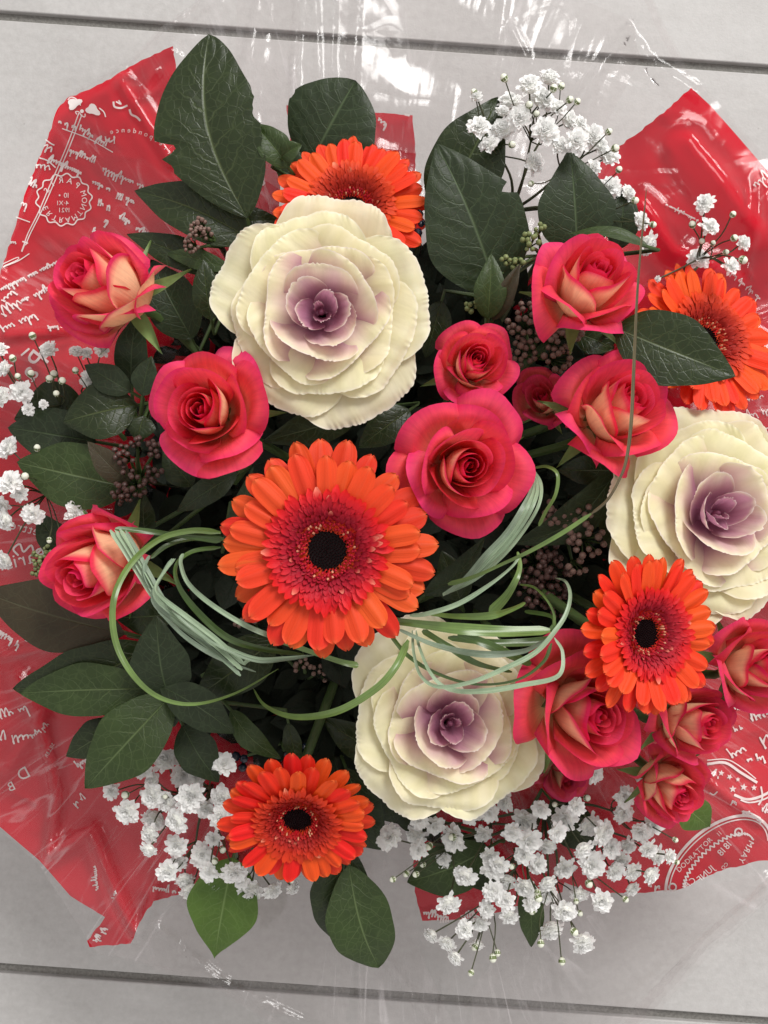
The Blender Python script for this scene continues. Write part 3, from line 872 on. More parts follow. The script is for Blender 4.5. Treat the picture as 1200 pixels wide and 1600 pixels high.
ROSES = [
    ('pink and cream rose facing left at the far left top, against the postmark print', 164, 450, .188, 106, (-.50, .24, 1), .4, .6, 1, 1),
    ('pink rose lying open between the big ruffled kale and the left leaves', 322, 644, .216, 106, (-.05, .02, 1), 1.2, 1.0, 2, 1),
    ('pink and cream rose at the far left with silver grass crossing it', 156, 886, .185, 106, (-.40, -.28, 1), 2.2, .65, 3, 1),
    ('pink and cream rose directly below the pointed leaves at upper right', 920, 446, .205, 98, (.2, .36, 1), 3.1, .95, 4, 1),
    ('smallest pink rose of the middle trio, touching the big ruffled kale', 740, 568, .195, 76, (.1, .08, 1), .9, .9, 5, 1),
    ('largest wide open pink rose in the middle, right above the coiled grass', 724, 728, .212, 112, (.12, -.06, 1), 4.0, 1.1, 6, 1),
    ('pink and cream rose crossed by the thin upright grass blade', 965, 640, .20, 102, (.28, .26, 1), 5.2, .95, 7, 1),
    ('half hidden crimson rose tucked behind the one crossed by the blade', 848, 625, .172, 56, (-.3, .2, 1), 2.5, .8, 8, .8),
    ('big deep pink rose between the lower kale and the small orange gerbera', 910, 1112, .205, 112, (.30, .02, 1), 1.7, 1.05, 9, .92),
    ('coral pink rose beneath the tilted gerbera, over the starred red film', 1082, 1128, .185, 76, (.42, .08, 1), 3.6, .8, 10, .92),
    ('lowest coral rose, beside the baby\'s breath and one bright green leaf', 1046, 1228, .172, 72, (.28, -.22, 1), .2, .75, 11, .92),
    ('rose cut off by the right edge below the right ruffled kale', 1178, 1042, .19, 84, (.36, .18, 1), 2.9, .9, 12, .92),
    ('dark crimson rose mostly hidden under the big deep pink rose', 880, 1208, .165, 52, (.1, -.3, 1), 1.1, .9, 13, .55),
]
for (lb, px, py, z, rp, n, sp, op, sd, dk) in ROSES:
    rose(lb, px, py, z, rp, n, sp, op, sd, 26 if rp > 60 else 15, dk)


# ---------------------------------------------------------------- ornamental kale
def kale(label, px, py, z, rpx, n, spin, seed):
    Rr = S(rpx, z); Mw = face_mat(P(px, py, z), n, spin)
    root = empty('ornamental_kale', Mw, label, 'ornamental kale', 'cream and purple ornamental kale')
    r = np.random.default_rng(seed); NL = 26; th = 0
    cream = np.array((0.87, 0.82, 0.58)); white = np.array((0.95, 0.92, 0.82)); base = np.array((0.80, 0.76, 0.42))
    mauve = np.array((0.48, 0.20, 0.31)); pale = np.array((0.84, 0.58, 0.62))
    for i in range(NL):
        t = i / (NL - 1)
        th += R(137.5) + r.uniform(-.5, .5) * (1 if t < .4 else .35)
        nu, nv = (121, 20) if t > .25 else (45, 14)
        U, V = np.meshgrid(np.linspace(-1, 1, nu), np.linspace(0, 1, nv))
        Ro = (0.04 + 0.96 * t ** 0.93) * r.uniform(.97, 1.03)
        flat = float(sm(.18, .46, t))                       # 0 upright heart leaf, 1 flat outer leaf
        W_ = (Ro * .92 + .02) * (1 - flat) + (.40 + .17 * t) * flat
        W_ *= r.uniform(.92, 1.1)
        ztop = (0.20 + .42 * t) * (1 - flat) + (0.20 - 0.36 * t) * flat + r.uniform(-.03, .03)
        zb = -0.08 - .44 * t
        ph1, ph2, ph3 = r.uniform(0, 6, 3)
        pk = r.uniform(-.35, .35)
        rnd = np.sqrt(np.clip(1 - .72 * np.abs(U) ** 2.9, 0, 1)) * (1 - (1 - flat) * .30 * np.abs(U - pk) ** 1.3)
        teeth = np.abs(np.sin(U * 46 * W_ + ph1 + 1.6 * np.sin(U * 6 + ph2) + .9 * np.sin(U * 17 + ph3))) * sm(.88, 1, V)
        v = V * rnd * (1 + .024 * teeth + .018 * np.sin(U * 6 + ph2) * V + .010 * np.sin(U * 13 + ph3) * V)
        rad = bez(.02, Ro * (.8 - .35 * flat), Ro * (1.04 - .2 * flat), Ro, v) * (1 + (1 - flat) * .10 * sm(.75, 1, v))
        zz = bez(zb, (zb + .14 * (1 - t)) * (1 - flat) + (ztop - .10) * flat, ztop + .02 * flat, ztop, v)
        y = U * W_ * (.28 + .72 * sm(0, .55, V))
        fr = (.018 * np.sin(U * 3.4 + ph2) + .006 * np.sin(U * 9 + ph1)) * sm(.35, 1, V) * (.35 + flat) + .009 * np.sin(U * 92 * W_ + 2 * ph1 + 3.2 * np.sin(U * 6 + ph2) + 1.8 * np.sin(U * 17 + ph3)) * (.5 + .5 * np.sin(U * 5 + ph1)) * sm(.90, 1, V)
        fr = fr + .0035 * np.sin(U * 17 + 2 * np.sin(U * 3 + ph2) + ph3) * sm(.1, .6, V)       # ribs
        zz = zz + fr + .05 * (y / .5) ** 2 * flat - .05 * flat * sm(.8, 1., v) * (t > .7)
        rr = .02 + rad + (1 - flat) * fr * .9
        an = y / np.maximum(rr, Ro * .75) * (1 - flat)
        yf = y * flat
        x = rr * np.cos(an); yy = rr * np.sin(an) + yf + .10 * Ro * U * (1 - flat) * 0
        x = x * (1 + .10 * (1 - flat) * U)
        X = np.stack([x * math.cos(th) - yy * math.sin(th), x * math.sin(th) + yy * math.cos(th), zz], -1) * Rr
        pur = np.clip(1.0 - sm(.12, .47, rad + .05 * np.sin(U * 9 + ph1) * V), 0, 1) * (1 - sm(.80, 1.02, V) * (.35 if t < .12 else .7))
        inn = mixv(base, cream, sm(.05, .6, V))
        rib = (.5 + .5 * np.sin(U * 17 + 2 * np.sin(U * 3 + ph2) + ph3)) * .05 * sm(.2, .6, V); inn = inn * (1 - rib[..., None] * (1, 1, 2.2))
        mg = sm(.93, 1.0, np.maximum(V, np.abs(U) * .985))
        inn = inn * (1 - mg[..., None] * .7) + white * mg[..., None] * .7
        pc = mixv(mauve, pale, np.clip(sm(.12, .45, rad) * .9 + .2 * V, 0, 1))
        inn = inn * (1 - pur[..., None]) + pc * pur[..., None]
        bead = (sm(.95, 1.0, V) * (t < .5) * (.45 + .55 * teeth))[..., None]
        inn = inn * (1 - bead) + np.array((.92, .84, .80)) * bead
        A = Acc(); A.grid(X, np.stack([(U + 1) / 2, V], -1), inn, inn * .97)
        A.obj('leaf', M['kale'], root)
    A = Acc(); A.ball((0, 0, -.02 * Rr), .03 * Rr, 8, 6, None, 2.6, tuple(mauve)); A.obj('heart', M['kale'], root)
    stem_to_bundle(root, Mw, (0, 0, -.4 * Rr), .004)
    return root


kale('largest ruffled cream kale with purple heart, upper middle beside the top gerbera', 502, 487, .214, 182, (0.02, -.06, 1), .3, 3)
kale('ruffled cream kale with pink heart tilted over at the right edge', 1120, 802, .190, 180, (.14, .12, 1), 2.0, 4)
kale('ruffled cream kale with mauve heart lying partly under the coiled grass', 704, 1130, .192, 170, (.10, .14, 1), 4.1, 5)


# ---------------------------------------------------------------- gerberas
def ray_mesh(ln, wd, seed, lift, droop, col):
    r = np.random.default_rng(seed); nu, nv = 9, 13
    U, V = np.meshgrid(np.linspace(-1, 1, nu), 1 - (1 - np.linspace(0, 1, nv)) ** 1.7)
    w_ = wd * (0.40 + .60 * sm(0, .6, V)) * np.sqrt(np.clip(1 - (np.clip(V - .76, 0, 1) / .24) ** 2.6 * .97, 0, 1))
    y = U * w_ / 2
    x = .18 + (ln - .18) * V * (1 - .012 * np.cos(U * 5))
    z = lift * V - droop * V ** 2.2 - .035 * (U ** 2) * (w_ / wd) * .9 + .010 * np.cos(U * 2 * PI * 1.0) + .012 * smooth_noise(U, V * 2, seed)
    tw = r.uniform(-.25, .25) * V; z = z + y * tw
    y = y + r.uniform(-.05, .05) * V ** 2
    X = np.stack([x, y, z], -1)
    c = mixv(np.array(col) * (.85, .55, .8), col, sm(.0, .55, V)); tipc = (sm(.93, 1, V) * .3)[..., None]
    c = c * (1 - tipc) + np.array((.85, .25, .08)) * tipc
    groove = (np.exp(-(U ** 2) / .02) + np.exp(-((np.abs(U) - .55) ** 2) / .01) * .6)[..., None] * .10
    c = c * (1 - groove)
    A = Acc(); A.grid(X, np.stack([(U + 1) / 2, V], -1), c, c * .9)
    return A.mesh('petal', M['gerbera'])


def floret(A, a, r0, ln, wd, up, col, tip, zb=.02):
    """one strap floret of the crown"""
    V = np.linspace(0, 1, 4)[:, None]; U = np.linspace(-1, 1, 3)[None, :]
    w_ = wd * np.array([.5, 1, .95, .25])[:, None]
    rr = r0 + ln * V * math.cos(up) + 0 * U; zz = zb + ln * V * math.sin(up) - .25 * ln * V ** 2 + .2 * wd * U ** 2
    y = U * w_ / 2
    X = np.stack([rr * math.cos(a) - y * math.sin(a), rr * math.sin(a) + y * math.cos(a), zz], -1)
    c = mixv(col, tip, np.clip(V * 1.5 - .7, 0, 1) + 0 * U)
    A.grid(X, np.stack([(U + 1) / 2 + 0 * V, V + 0 * U], -1), c, c * .8)


def gerbera(label, px, py, z, rpx, n, spin, seed, lift=.10, droop=.12, col=(0.72, 0.060, 0.016), crown=1.0):
    Rr = S(rpx, z); Mw = face_mat(P(px, py, z), n, spin)
    root = empty('gerbera', Mw, label, 'gerbera', 'orange gerbera daisies')
    r = random.Random(seed)
    vr = [ray_mesh(1.0, .225, seed * 10 + q, lift, droop, col) for q in range(3)]
    vr2 = [ray_mesh(.90, .215, seed * 10 + 5 + q, lift + .10, droop * .8, np.array(col) * 1.04) for q in range(3)]
    for row, (cnt, ms) in enumerate(((25, vr), (23, vr2))):
        for q in range(cnt):
            a = 2 * PI * (q + .5 * row) / cnt + r.uniform(-.06, .06); s = Rr * r.uniform(.93, 1.03)
            m4 = Matrix.Rotation(a, 4, 'Z') @ Matrix.Rotation(-r.uniform(-.06, .06), 4, 'Y') @ Matrix.Rotation(r.uniform(-.22, .22), 4, 'X') @ Matrix.Diagonal((s, s * r.uniform(.9, 1.1), s, 1))
            link('petal', ms[r.randrange(3)], root, mat4=m4)
    red = (0.50, 0.018, 0.018)
    A = Acc()
    for r0, cnt, ln, wd, up, cc in ((.44, 44, .15, .078, .30, (.62, .030, .012)), (.41, 54, .13, .058, .45, (.56, .024, .012)), (.375, 56, .12, .054, .6, (.50, .019, .012)), (.34, 56, .11, .050, .7, (.43, .014, .012)), (.305, 52, .10, .045, .85, (.37, .011, .012)), (.27, 48, .09, .040, 1.0, (.31, .009, .012)), (.24, 42, .07, .038, 1.15, (.34, .009, .014))):
        for q in range(cnt):
            a = 2 * PI * (q + r.random() * .5) / cnt
            tp = (.9, .36, .22) if r.random() < .08 * crown else (cc[0] * 1.25, cc[1] * 1.8, cc[2])
            floret(A, a, (r0 + r.uniform(-.015, .015)) * 1.0, ln * r.uniform(.8, 1.15), wd, up + r.uniform(-.25, .25), cc, tp, .03 + (lift + .16) * (r0 - .18) / .72)
    for v in range(len(A.v)): A.v[v] = A.v[v] * Rr
    A.obj('crown_floret', M['gerbera'], root)['kind'] = 'stuff'
    A = Acc()
    for r0, cnt in ((.25, 38), (.228, 34), (.205, 30)):
        for q in range(cnt):
            a = 2 * PI * (q + r.random() * .6) / cnt; rr = r0 + r.uniform(-.01, .01)
            c = (.5, .018, .02) if r.random() < .85 else (.75, .35, .2)
            A.ball((rr * math.cos(a), rr * math.sin(a), .05 + (r0 - .2) * .6), .0135, 5, 3, (math.cos(a) * .3, math.sin(a) * .3, 1), 2.2, c)
    for v in range(len(A.v)): A.v[v] = A.v[v] * Rr
    A.obj('pollen_floret', M['gerbera'], root)['kind'] = 'stuff'
    A = Acc(); dk = (.012, .003, .004)
    th_ = np.linspace(0, 1, 8)[:, None]; ph = np.linspace(0, 2 * PI, 33)[None, :]
    X = np.stack([.32 * th_ * np.cos(ph), .32 * th_ * np.sin(ph), .005 - .02 * (1 - th_) + 0 * ph], -1) * Rr
    A.grid(X, a=np.tile(dk, (8 * 33, 1)))
    for q in range(170):
        rr = .20 * math.sqrt(q / 170); a = q * 2.39996
        A.ball((rr * math.cos(a) * Rr, rr * math.sin(a) * Rr, .012 * Rr), .011 * Rr, 5, 3, None, 1.8, dk)
    A.obj('disc', M['gerbera'], root)
    # green cup behind
    A = Acc(); X = []
    t_ = np.linspace(0, 1, 6)[:, None]
    X = np.stack([(.06 + .26 * t_ ** .6) * np.cos(ph), (.06 + .26 * t_ ** .6) * np.sin(ph), -.18 + .17 * t_ + 0 * ph], -1) * Rr
    A.grid(X); A.obj('cup', M['sepal'], root)
    stem_to_bundle(root, Mw, (0, 0, -.17 * Rr), .0026)


gerbera('largest orange gerbera with black centre in the middle of the bouquet', 511, 860, .222, 171, (-.02, .02, 1), .1, 1)
gerbera('orange gerbera at the top, half covered by the largest kale', 550, 326, .166, 122, (.05, .28, 1), .5, 2, lift=.2, crown=.3, col=(.80, .058, .012))
gerbera('orange gerbera at the bottom, beside the baby\'s breath at lower left', 465, 1279, .18, 122, (.02, -.42, 1), .9, 3, lift=.16, crown=.3, col=(.74, .045, .010))
gerbera('orange gerbera tilted between the right kale and the deep pink rose', 1008, 990, .216, 130, (.46, .04, 1), 1.3, 4, lift=.22, crown=.15, col=(.76, .052, .012))
gerbera('orange gerbera at the right edge, behind the broad dark leaf', 1102, 532, .160, 128, (.42, .30, 1), 1.9, 5, lift=.16, crown=.1, col=(.82, .065, .012))


# ---------------------------------------------------------------- leaves
def leaf_obj(parent, b, t, hw, kind, fold=.25, bow=.12, roll=0.0, shape=.85, curve=0.0, seed=0, bites=(), tipw=1.7):
    b = Vector(b); t = Vector(t); ax = t - b; Ln = ax.length; ax.normalize()
    side = ax.cross(Vector((0, 0, 1))); side.normalize(); nrm = side.cross(ax)
    q = Quaternion(ax, roll); side = q @ side; nrm = q @ nrm
    nu, nv = (25, 49) if bites else (13, 29)
    U, V = np.meshgrid(np.linspace(-1, 1, nu), np.linspace(0, 1, nv))
    wv = np.sin(PI * np.clip(V, 0, 1) ** shape) ** .72 * (1 - .25 * tipw * V ** 3)
    wv = np.maximum(wv, .03 * (1 - V)) * (1 + .03 * np.sin(V * 17 + seed) * (U > 0) + .03 * np.sin(V * 14 + seed * 2) * (U < 0))
    for (sd, vc, wb, dp) in bites:
        mask = (np.sign(U) == sd) | (np.abs(U) < 1e-6)
        wv = wv * (1 - mask * dp * np.clip(1 - np.abs(V - vc) / wb, 0, 1) ** .5 * (1 + .15 * np.sin(V * 90)))
    y = U * wv * hw + curve * hw * np.sin(PI * V)
    x = V * Ln
    zz = (fold * np.abs(U) * wv * hw * .8 - .5 * fold * hw * wv * U ** 2) + bow * Ln * np.sin(PI * V) \
        + .012 * hw * np.cos(2 * PI * (V * 7 - np.abs(U) * 1.9)) * np.abs(U) * (1.2 - np.abs(U)) * 2 + .05 * hw * smooth_noise(U * 2, V * 5, seed + 9) * (.3 + np.abs(U))
    X = np.array(b)[None, None] + x[..., None] * np.array(ax) + y[..., None] * np.array(side) + zz[..., None] * np.array(nrm)
    A = Acc(); A.grid(X, np.stack([(U + 1) / 2, V], -1))
    return A.obj('leaf', M[kind], parent)


def branch(label, hub, leaves, group='leafy branches'):
    """hub: px,py,z where the leaf stalks meet"""
    h = P(*hub)
    root = empty('leafy_branch', Matrix.Translation(h), label, 'leafy branch', group)
    A = Acc()
    for i, lf in enumerate(leaves):
        bx, by, tx, ty, hw, zb, zt, kind = lf[:8]; kw = lf[8] if len(lf) > 8 else {}
        b = P(bx, by, zb) - h; t = P(tx, ty, zt) - h
        leaf_obj(root, b, t, S(hw, (zb + zt) / 2), kind, seed=i + int(hub[0]), **kw)
        d = (t - b).normalized()
        A.tube([b + d * .003, b - d * .006 - Vector((0, 0, .004)), Vector((b.x * .3, b.y * .3, b.z * .3 - .008))], [.0008, .0009, .0013], 5)
    A.obj('leaf_stalk', M['stem'], root)
    stem_to_bundle(root, Matrix.Translation(h), (0, 0, -.008), .0016, 'dark_stem')
    return root


D, MD, BL, BR, BW = 'dark_leaf', 'mid_leaf', 'blue_leaf', 'bright_leaf', 'brown_leaf'
branch('branch with one tall torn leaf over the red film at upper left', (400, 350, .14), [
    (386, 340, 326, 52, 84, .168, .172, D, dict(bites=((1, .53, .07, .14), (1, .34, .03, .06), (-1, .42, .045, .36), (-1, .33, .03, .10), (1, .62, .03, .05)), curve=-.36, shape=.98, bow=.05, fold=.15, tipw=.3)),
    (400, 378, 210, 298, 44, .158, .155, D, dict(curve=.1, shape=.9)),
    (345, 425, 198, 366, 26, .150, .150, D), (360, 420, 258, 396, 16, .165, .155, MD), (330, 500, 318, 404, 24, .165, .172, D),
    (300, 530, 236, 405, 44, .145, .150, BL), (350, 350, 440, 345, 22, .150, .145, D)])
branch('branch with a broad rounded dark leaf and a small curled one, above the top gerbera', (490, 300, .13), [
    (482, 262, 556, 126, 74, .150, .158, BL, dict(shape=.98, bow=.04, tipw=-.4, bites=((-1, .55, .05, .05),))),
    (452, 262, 396, 192, 26, .168, .170, MD, dict(fold=.8)), (440, 246, 472, 226, 17, .172, .176, MD, dict(fold=.9)),
    (470, 300, 440, 220, 26, .148, .150, D)])
branch('branch with a large glossy notched leaf right of the largest kale', (765, 450, .14), [
    (778, 458, 682, 224, 84, .165, .176, BL, dict(curve=.05, shape=.82, bow=.05, fold=.2, bites=((1, .56, .035, .24),))),
    (680, 335, 778, 152, 60, .145, .155, D, dict(curve=.12, shape=.9)),
    (762, 498, 768, 396, 26, .178, .184, MD, dict(fold=.6, shape=.8)), (770, 500, 813, 411, 16, .176, .186, BW, dict(fold=.9)),
    (690, 470, 665, 560, 26, .150, .14, D)])
branch('branch with a pointed dark leaf rising above the upper right rose', (905, 400, .14), [
    (902, 392, 891, 234, 62, .165, .172, BL, dict(shape=.72, bow=.05, fold=.3)), (965, 390, 976, 290, 28, .155, .160, BL),
    (1012, 384, 885, 366, 14, .185, .178, MD, dict(roll=.6))])
branch('branch with one broad dark leaf reaching across the right gerbera', (955, 520, .15), [
    (962, 512, 1150, 588, 60, .200, .208, D, dict(shape=.86, bow=.05, curve=.05, fold=.2)), (900, 520, 960, 545, 26, .16, .16, D)])
branch('dark leaves curling under the thin grass blade, left of the right kale', (930, 770, .13), [
    (962, 738, 800, 850, 34, .172, .160, BL, dict(curve=-.5, roll=-.3)), (950, 760, 990, 900, 36, .14, .13, D), (960, 735, 870, 735, 26, .155, .155, D)])
branch('narrow dark leaf standing right of the central gerbera', (690, 930, .13), [
    (664, 930, 758, 838, 20, .172, .182, BL, dict(curve=.5, fold=.5)), (720, 940, 690, 860, 30, .14, .15, D)])
branch('branch of broad pale veined leaves pointing left between two left roses', (210, 700, .13), [
    (205, 762, 26, 722, 54, .155, .160, MD, dict(shape=.95, bow=.05, tipw=1.3)), (150, 690, 12, 668, 44, .148, .150, BL, dict(shape=.95)),
    (140, 650, 22, 655, 48, .140, .145, D, dict(curve=.2)), (215, 632, 98, 660, 46, .160, .165, D, dict(shape=1.0)),
    (204, 612, 132, 570, 24, .165, .165, BL), (222, 618, 237, 556, 22, .168, .172, BL), (205, 600, 214, 490, 28, .150, .158, BL),
    (202, 756, 137, 690, 22, .168, .172, BW), (225, 650, 215, 690, 24, .160, .16, D)])
branch('grey green leaf hanging below the rose left of the kale', (360, 760, .14), [
    (372, 738, 276, 800, 22, .170, .172, BL, dict(shape=1.0)), (352, 846, 396, 728, 14, .165, .175, BL, dict(curve=.4)),
    (228, 840, 224, 766, 20, .150, .155, D), (300, 760, 255, 700, 24, .150, .15, D), (110, 872, 58, 800, 26, .135, .135, D)])
branch('brownish leaf stretching off the left edge under the left rose', (180, 990, .12), [
    (195, 990, -25, 925, 56, .150, .150, BW, dict(shape=1.0)), (232, 1010, 20, 1076, 52, .148, .150, D, dict(shape=.95, curve=-.35)),
    (270, 960, 180, 965, 30, .14, .14, D)])
branch('fan of broad dark leaves at lower left inside the light green loop', (262, 1085, .13), [
    (262, 1086, 244, 962, 50, .160, .172, BL, dict(shape=.85)), (240, 1076, 31, 1083, 44, .155, .155, MD, dict(shape=1.0, curve=.1, bow=.08)),
    (268, 1086, 133, 1232, 54, .160, .160, MD, dict(shape=.92)), (190, 1128, 103, 1182, 30, .145, .145, D),
    (248, 1070, 367, 1146, 34, .162, .166, BL, dict(shape=1.15, curve=-.25)), (262, 1080, 272, 1136, 26, .155, .155, BL),
    (285, 1134, 342, 1222, 34, .150, .148, BL), (430, 1000, 306, 1090, 42, .148, .148, D), (360, 1110, 440, 1186, 20, .152, .156, MD, dict(curve=.3)),
    (450, 1130, 468, 1200, 15, .145, .145, D), (165, 1190, 175, 1150, 14, .15, .15, BL)])
branch('lone bright green leaf pointing down at the bottom, below the baby\'s breath', (365, 1350, .12), [
    (364, 1340, 336, 1496, 58, .132, .125, BR, dict(shape=.86, fold=.35, tipw=3.2))])
branch('pair of oval dark leaves hanging below the bottom gerbera', (535, 1330, .12), [
    (540, 1320, 528, 1472, 48, .140, .132, D, dict(shape=.95, tipw=.2)), (545, 1352, 592, 1512, 52, .148, .140, MD, dict(shape=.95, tipw=.2, curve=.1)),
    (555, 1285, 594, 1328, 16, .145, .145, D)])
branch('dark leaves showing through the baby\'s breath at lower right', (800, 1320, .115), [
    (765, 1325, 636, 1378, 46, .128, .128, MD, dict(shape=1.0)), (826, 1372, 830, 1480, 21, .130, .125, MD), (860, 1250, 930, 1330, 34, .125, .12, D), (700, 1300, 790, 1400, 34, .12, .12, D)])
branch('dark leaves filling the gap between the bottom gerbera and the lower kale', (560, 1200, .10), [
    (540, 1200, 600, 1330, 30, .125, .115, D), (560, 1190, 640, 1290, 34, .12, .11, D), (520, 1180, 560, 1300, 30, .115, .11, BL), (600, 1200, 690, 1320, 34, .11, .105, D)])
branch('small bright green leaf beside the lowest coral rose', (1055, 1240, .13), [
    (1058, 1248, 1108, 1292, 30, .150, .146, BR, dict(shape=1.0))])
branch('dark leaf edge under the largest kale', (500, 640, .13), [
    (560, 648, 410, 690, 30, .158, .150, D, dict(bow=-.05)), (640, 640, 560, 700, 30, .15, .15, D), (620, 1190, 500, 1120, 30, .13, .13, D)])

# dense foliage deep inside, shade painted into its colour: nobody could count it
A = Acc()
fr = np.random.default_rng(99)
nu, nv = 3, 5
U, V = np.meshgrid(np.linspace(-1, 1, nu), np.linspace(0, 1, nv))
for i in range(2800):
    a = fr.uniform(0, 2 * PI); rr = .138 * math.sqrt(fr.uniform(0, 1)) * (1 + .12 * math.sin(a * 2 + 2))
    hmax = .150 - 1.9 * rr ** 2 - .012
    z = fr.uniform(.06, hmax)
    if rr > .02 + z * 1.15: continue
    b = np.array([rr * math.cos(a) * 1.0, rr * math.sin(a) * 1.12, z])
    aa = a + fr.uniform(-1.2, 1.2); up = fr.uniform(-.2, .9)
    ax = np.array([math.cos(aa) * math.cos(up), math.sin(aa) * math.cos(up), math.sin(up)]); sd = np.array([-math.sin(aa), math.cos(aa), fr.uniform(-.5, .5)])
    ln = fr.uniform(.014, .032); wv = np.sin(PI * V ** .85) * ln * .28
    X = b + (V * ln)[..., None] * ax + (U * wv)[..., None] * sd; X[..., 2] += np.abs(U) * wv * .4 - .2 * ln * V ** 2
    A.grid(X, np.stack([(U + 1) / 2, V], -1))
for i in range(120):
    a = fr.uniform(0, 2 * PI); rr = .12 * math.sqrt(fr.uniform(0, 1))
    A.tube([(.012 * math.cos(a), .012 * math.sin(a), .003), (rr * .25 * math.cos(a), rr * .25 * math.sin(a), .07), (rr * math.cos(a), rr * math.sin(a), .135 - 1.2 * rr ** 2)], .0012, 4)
o = A.obj('foliage', M['shaded_leaf'])
tag(o, 'dense mass of small leaves and stems deep between the flowers, coloured darker to stand in for shade', 'foliage', kind='stuff')


# ---------------------------------------------------------------- baby's breath
def blossom_mesh(seed):
    r = np.random.default_rng(seed); A = Acc()
    U, V = np.meshgrid(np.linspace(-1, 1, 5), np.linspace(0, 1, 4))
    for i in range(64):
        t = i / 63; a = i * 2.4 + r.uniform(-.3, .3); el = R(2 + 84 * (1 - t ** .8)) + r.uniform(-.2, .2)
        ln = (.72 + .28 * t) * r.uniform(.80, 1.12); wd = r.uniform(.18, .27) * (.2 + .8 * V) * (1 - .2 * sm(.8, 1, V)) * 1.1
        cup = r.uniform(-.1, .35)
        d = np.array([math.cos(a) * math.cos(el), math.sin(a) * math.cos(el), math.sin(el)])
        s_ = np.array([-math.sin(a), math.cos(a), r.uniform(-.3, .3)]); n = np.cross(s_, d) * -1
        y = U * wd * (1 + .0 * V); x = V * ln * (1 - .10 * U ** 2 - .07 * np.abs(np.sin(U * 5)) * (V > .9))
        zz = -cup * V ** 2 * ln * .4 + .05 * np.sin(U * 5 + i) * V + .12 * U ** 2 * V
        X = x[..., None] * d + y[..., None] * s_ + zz[..., None] * n + np.array([0, 0, .12 * (1 - t)])
        c = mixv((.86, .88, .72), (.97, .97, .96), sm(.05, .4, V))
        A.grid(X, np.stack([(U + 1) / 2, V], -1), c, c * .97)
    A.ball((0, 0, .05), .62, 10, 6, None, .8, (.95, .95, .90))
    return A.mesh('blossom', M['gyp'])


BM = [blossom_mesh(s) for s in range(6)]
A = Acc(); A.ball((0, 0, 0), 1, 8, 6, None, 1.15); BUD = A.mesh('bud', M['gyp_bud'])
A = Acc()
_U, _V = np.meshgrid(np.linspace(0, 2 * PI, 11), np.linspace(0, 1, 4))
A.grid(np.stack([1.06 * np.sin(PI * .5 * _V) * np.cos(_U), 1.06 * np.sin(PI * .5 * _V) * np.sin(_U), -1.2 * np.cos(PI * .5 * _V) + _V * (.25 + .35 * np.sin(_U * 5))], -1)); CAL = A.mesh('calyx', M['calyx'])


def gyp(label, root_px, blos, buds, z0, seed, hubs=None):
    """blos: (px,py) or (px,py,size); z0: height of the spray"""
    r = random.Random(seed)
    rp = P(*root_px); root = empty('babys_breath', Matrix.Translation(rp), label, "baby's breath", "sprays of baby's breath")
    pts = []
    for b in blos:
        s = b[2] if len(b) > 2 else r.uniform(20, 25); z = z0 + r.uniform(-.012, .014) + (b[3] if len(b) > 3 else 0)
        pts.append((P(b[0], b[1], z), s, z, 0))
    for b in buds:
        z = z0 + r.uniform(-.002, .016); pts.append((P(b[0], b[1], z), r.uniform(4.2, 6.6), z, 1))
    # hubs by a few rounds of k-means
    k = max(2, len(pts) // 6); X = np.array([tuple(p[0]) for p in pts]); ce = X[np.random.default_rng(seed).choice(len(X), k, False)]
    for _ in range(6):
        lab = ((X[:, None] - ce[None]) ** 2).sum(-1).argmin(1)
        ce = np.array([X[lab == j].mean(0) if (lab == j).any() else ce[j] for j in range(k)])
    A = Acc()
    rl = np.array(rp)
    hubs_w = []
    for j in range(k):
        h = ce[j] * .72 + rl * .28; h[2] = min(h[2], ce[j][2]) - .008
        hubs_w.append(h)
        m = (h + rl) / 2 + np.array([r.uniform(-.004, .004), r.uniform(-.004, .004), .004])
        pp = catmull([rl - rl, m - rl, h - rl], 4); A.tube(pp, [.0009 - .0004 * q / len(pp) for q in range(len(pp))], 5)
    for i, (p, s, z, isbud) in enumerate(pts):
        h = hubs_w[lab[i]]; p_ = np.array(p); d = p_ - h
        out = Vector((d[0] * 1.2, d[1] * 1.2, .012 + abs(d[2]))).normalized()
        tip = p_ - np.array(out) * S(5, z)
        m = (h + tip) / 2 + np.array([r.uniform(-.003, .003), r.uniform(-.003, .003), r.uniform(-.002, .004)])
        pp = catmull([h - rl, m - rl, tip - rl], 3); A.tube(pp, .00032 if isbud else .0004, 4)
        q = Vector((0, 0, 1)).rotation_difference(Vector((out.x * (2.2 if isbud else 1) + r.uniform(-.5, .5), out.y * (2.2 if isbud else 1) + r.uniform(-.5, .5), out.z + (-.1 if isbud else .3))).normalized())
        sc_ = S(s, z)
        m4 = Matrix.Translation(Vector(p_ - rl)) @ (q @ Quaternion((0, 0, 1), r.uniform(0, 6))).to_matrix().to_4x4() @ Matrix.Diagonal((sc_, sc_, sc_, 1))
        if isbud:
            o = link('bud', BUD, root, mat4=m4)
            c_ = link('calyx', CAL, o)
        else:
            link('blossom', BM[r.randrange(6)], root, mat4=m4 @ Matrix.Diagonal((1.0, 1.0, .85, 1)))
    A.obj('stem', M['dark_stem'], root)
    stem_to_bundle(root, Matrix.Translation(rp), (0, 0, 0), .0012, 'dark_stem', 'main_stem')


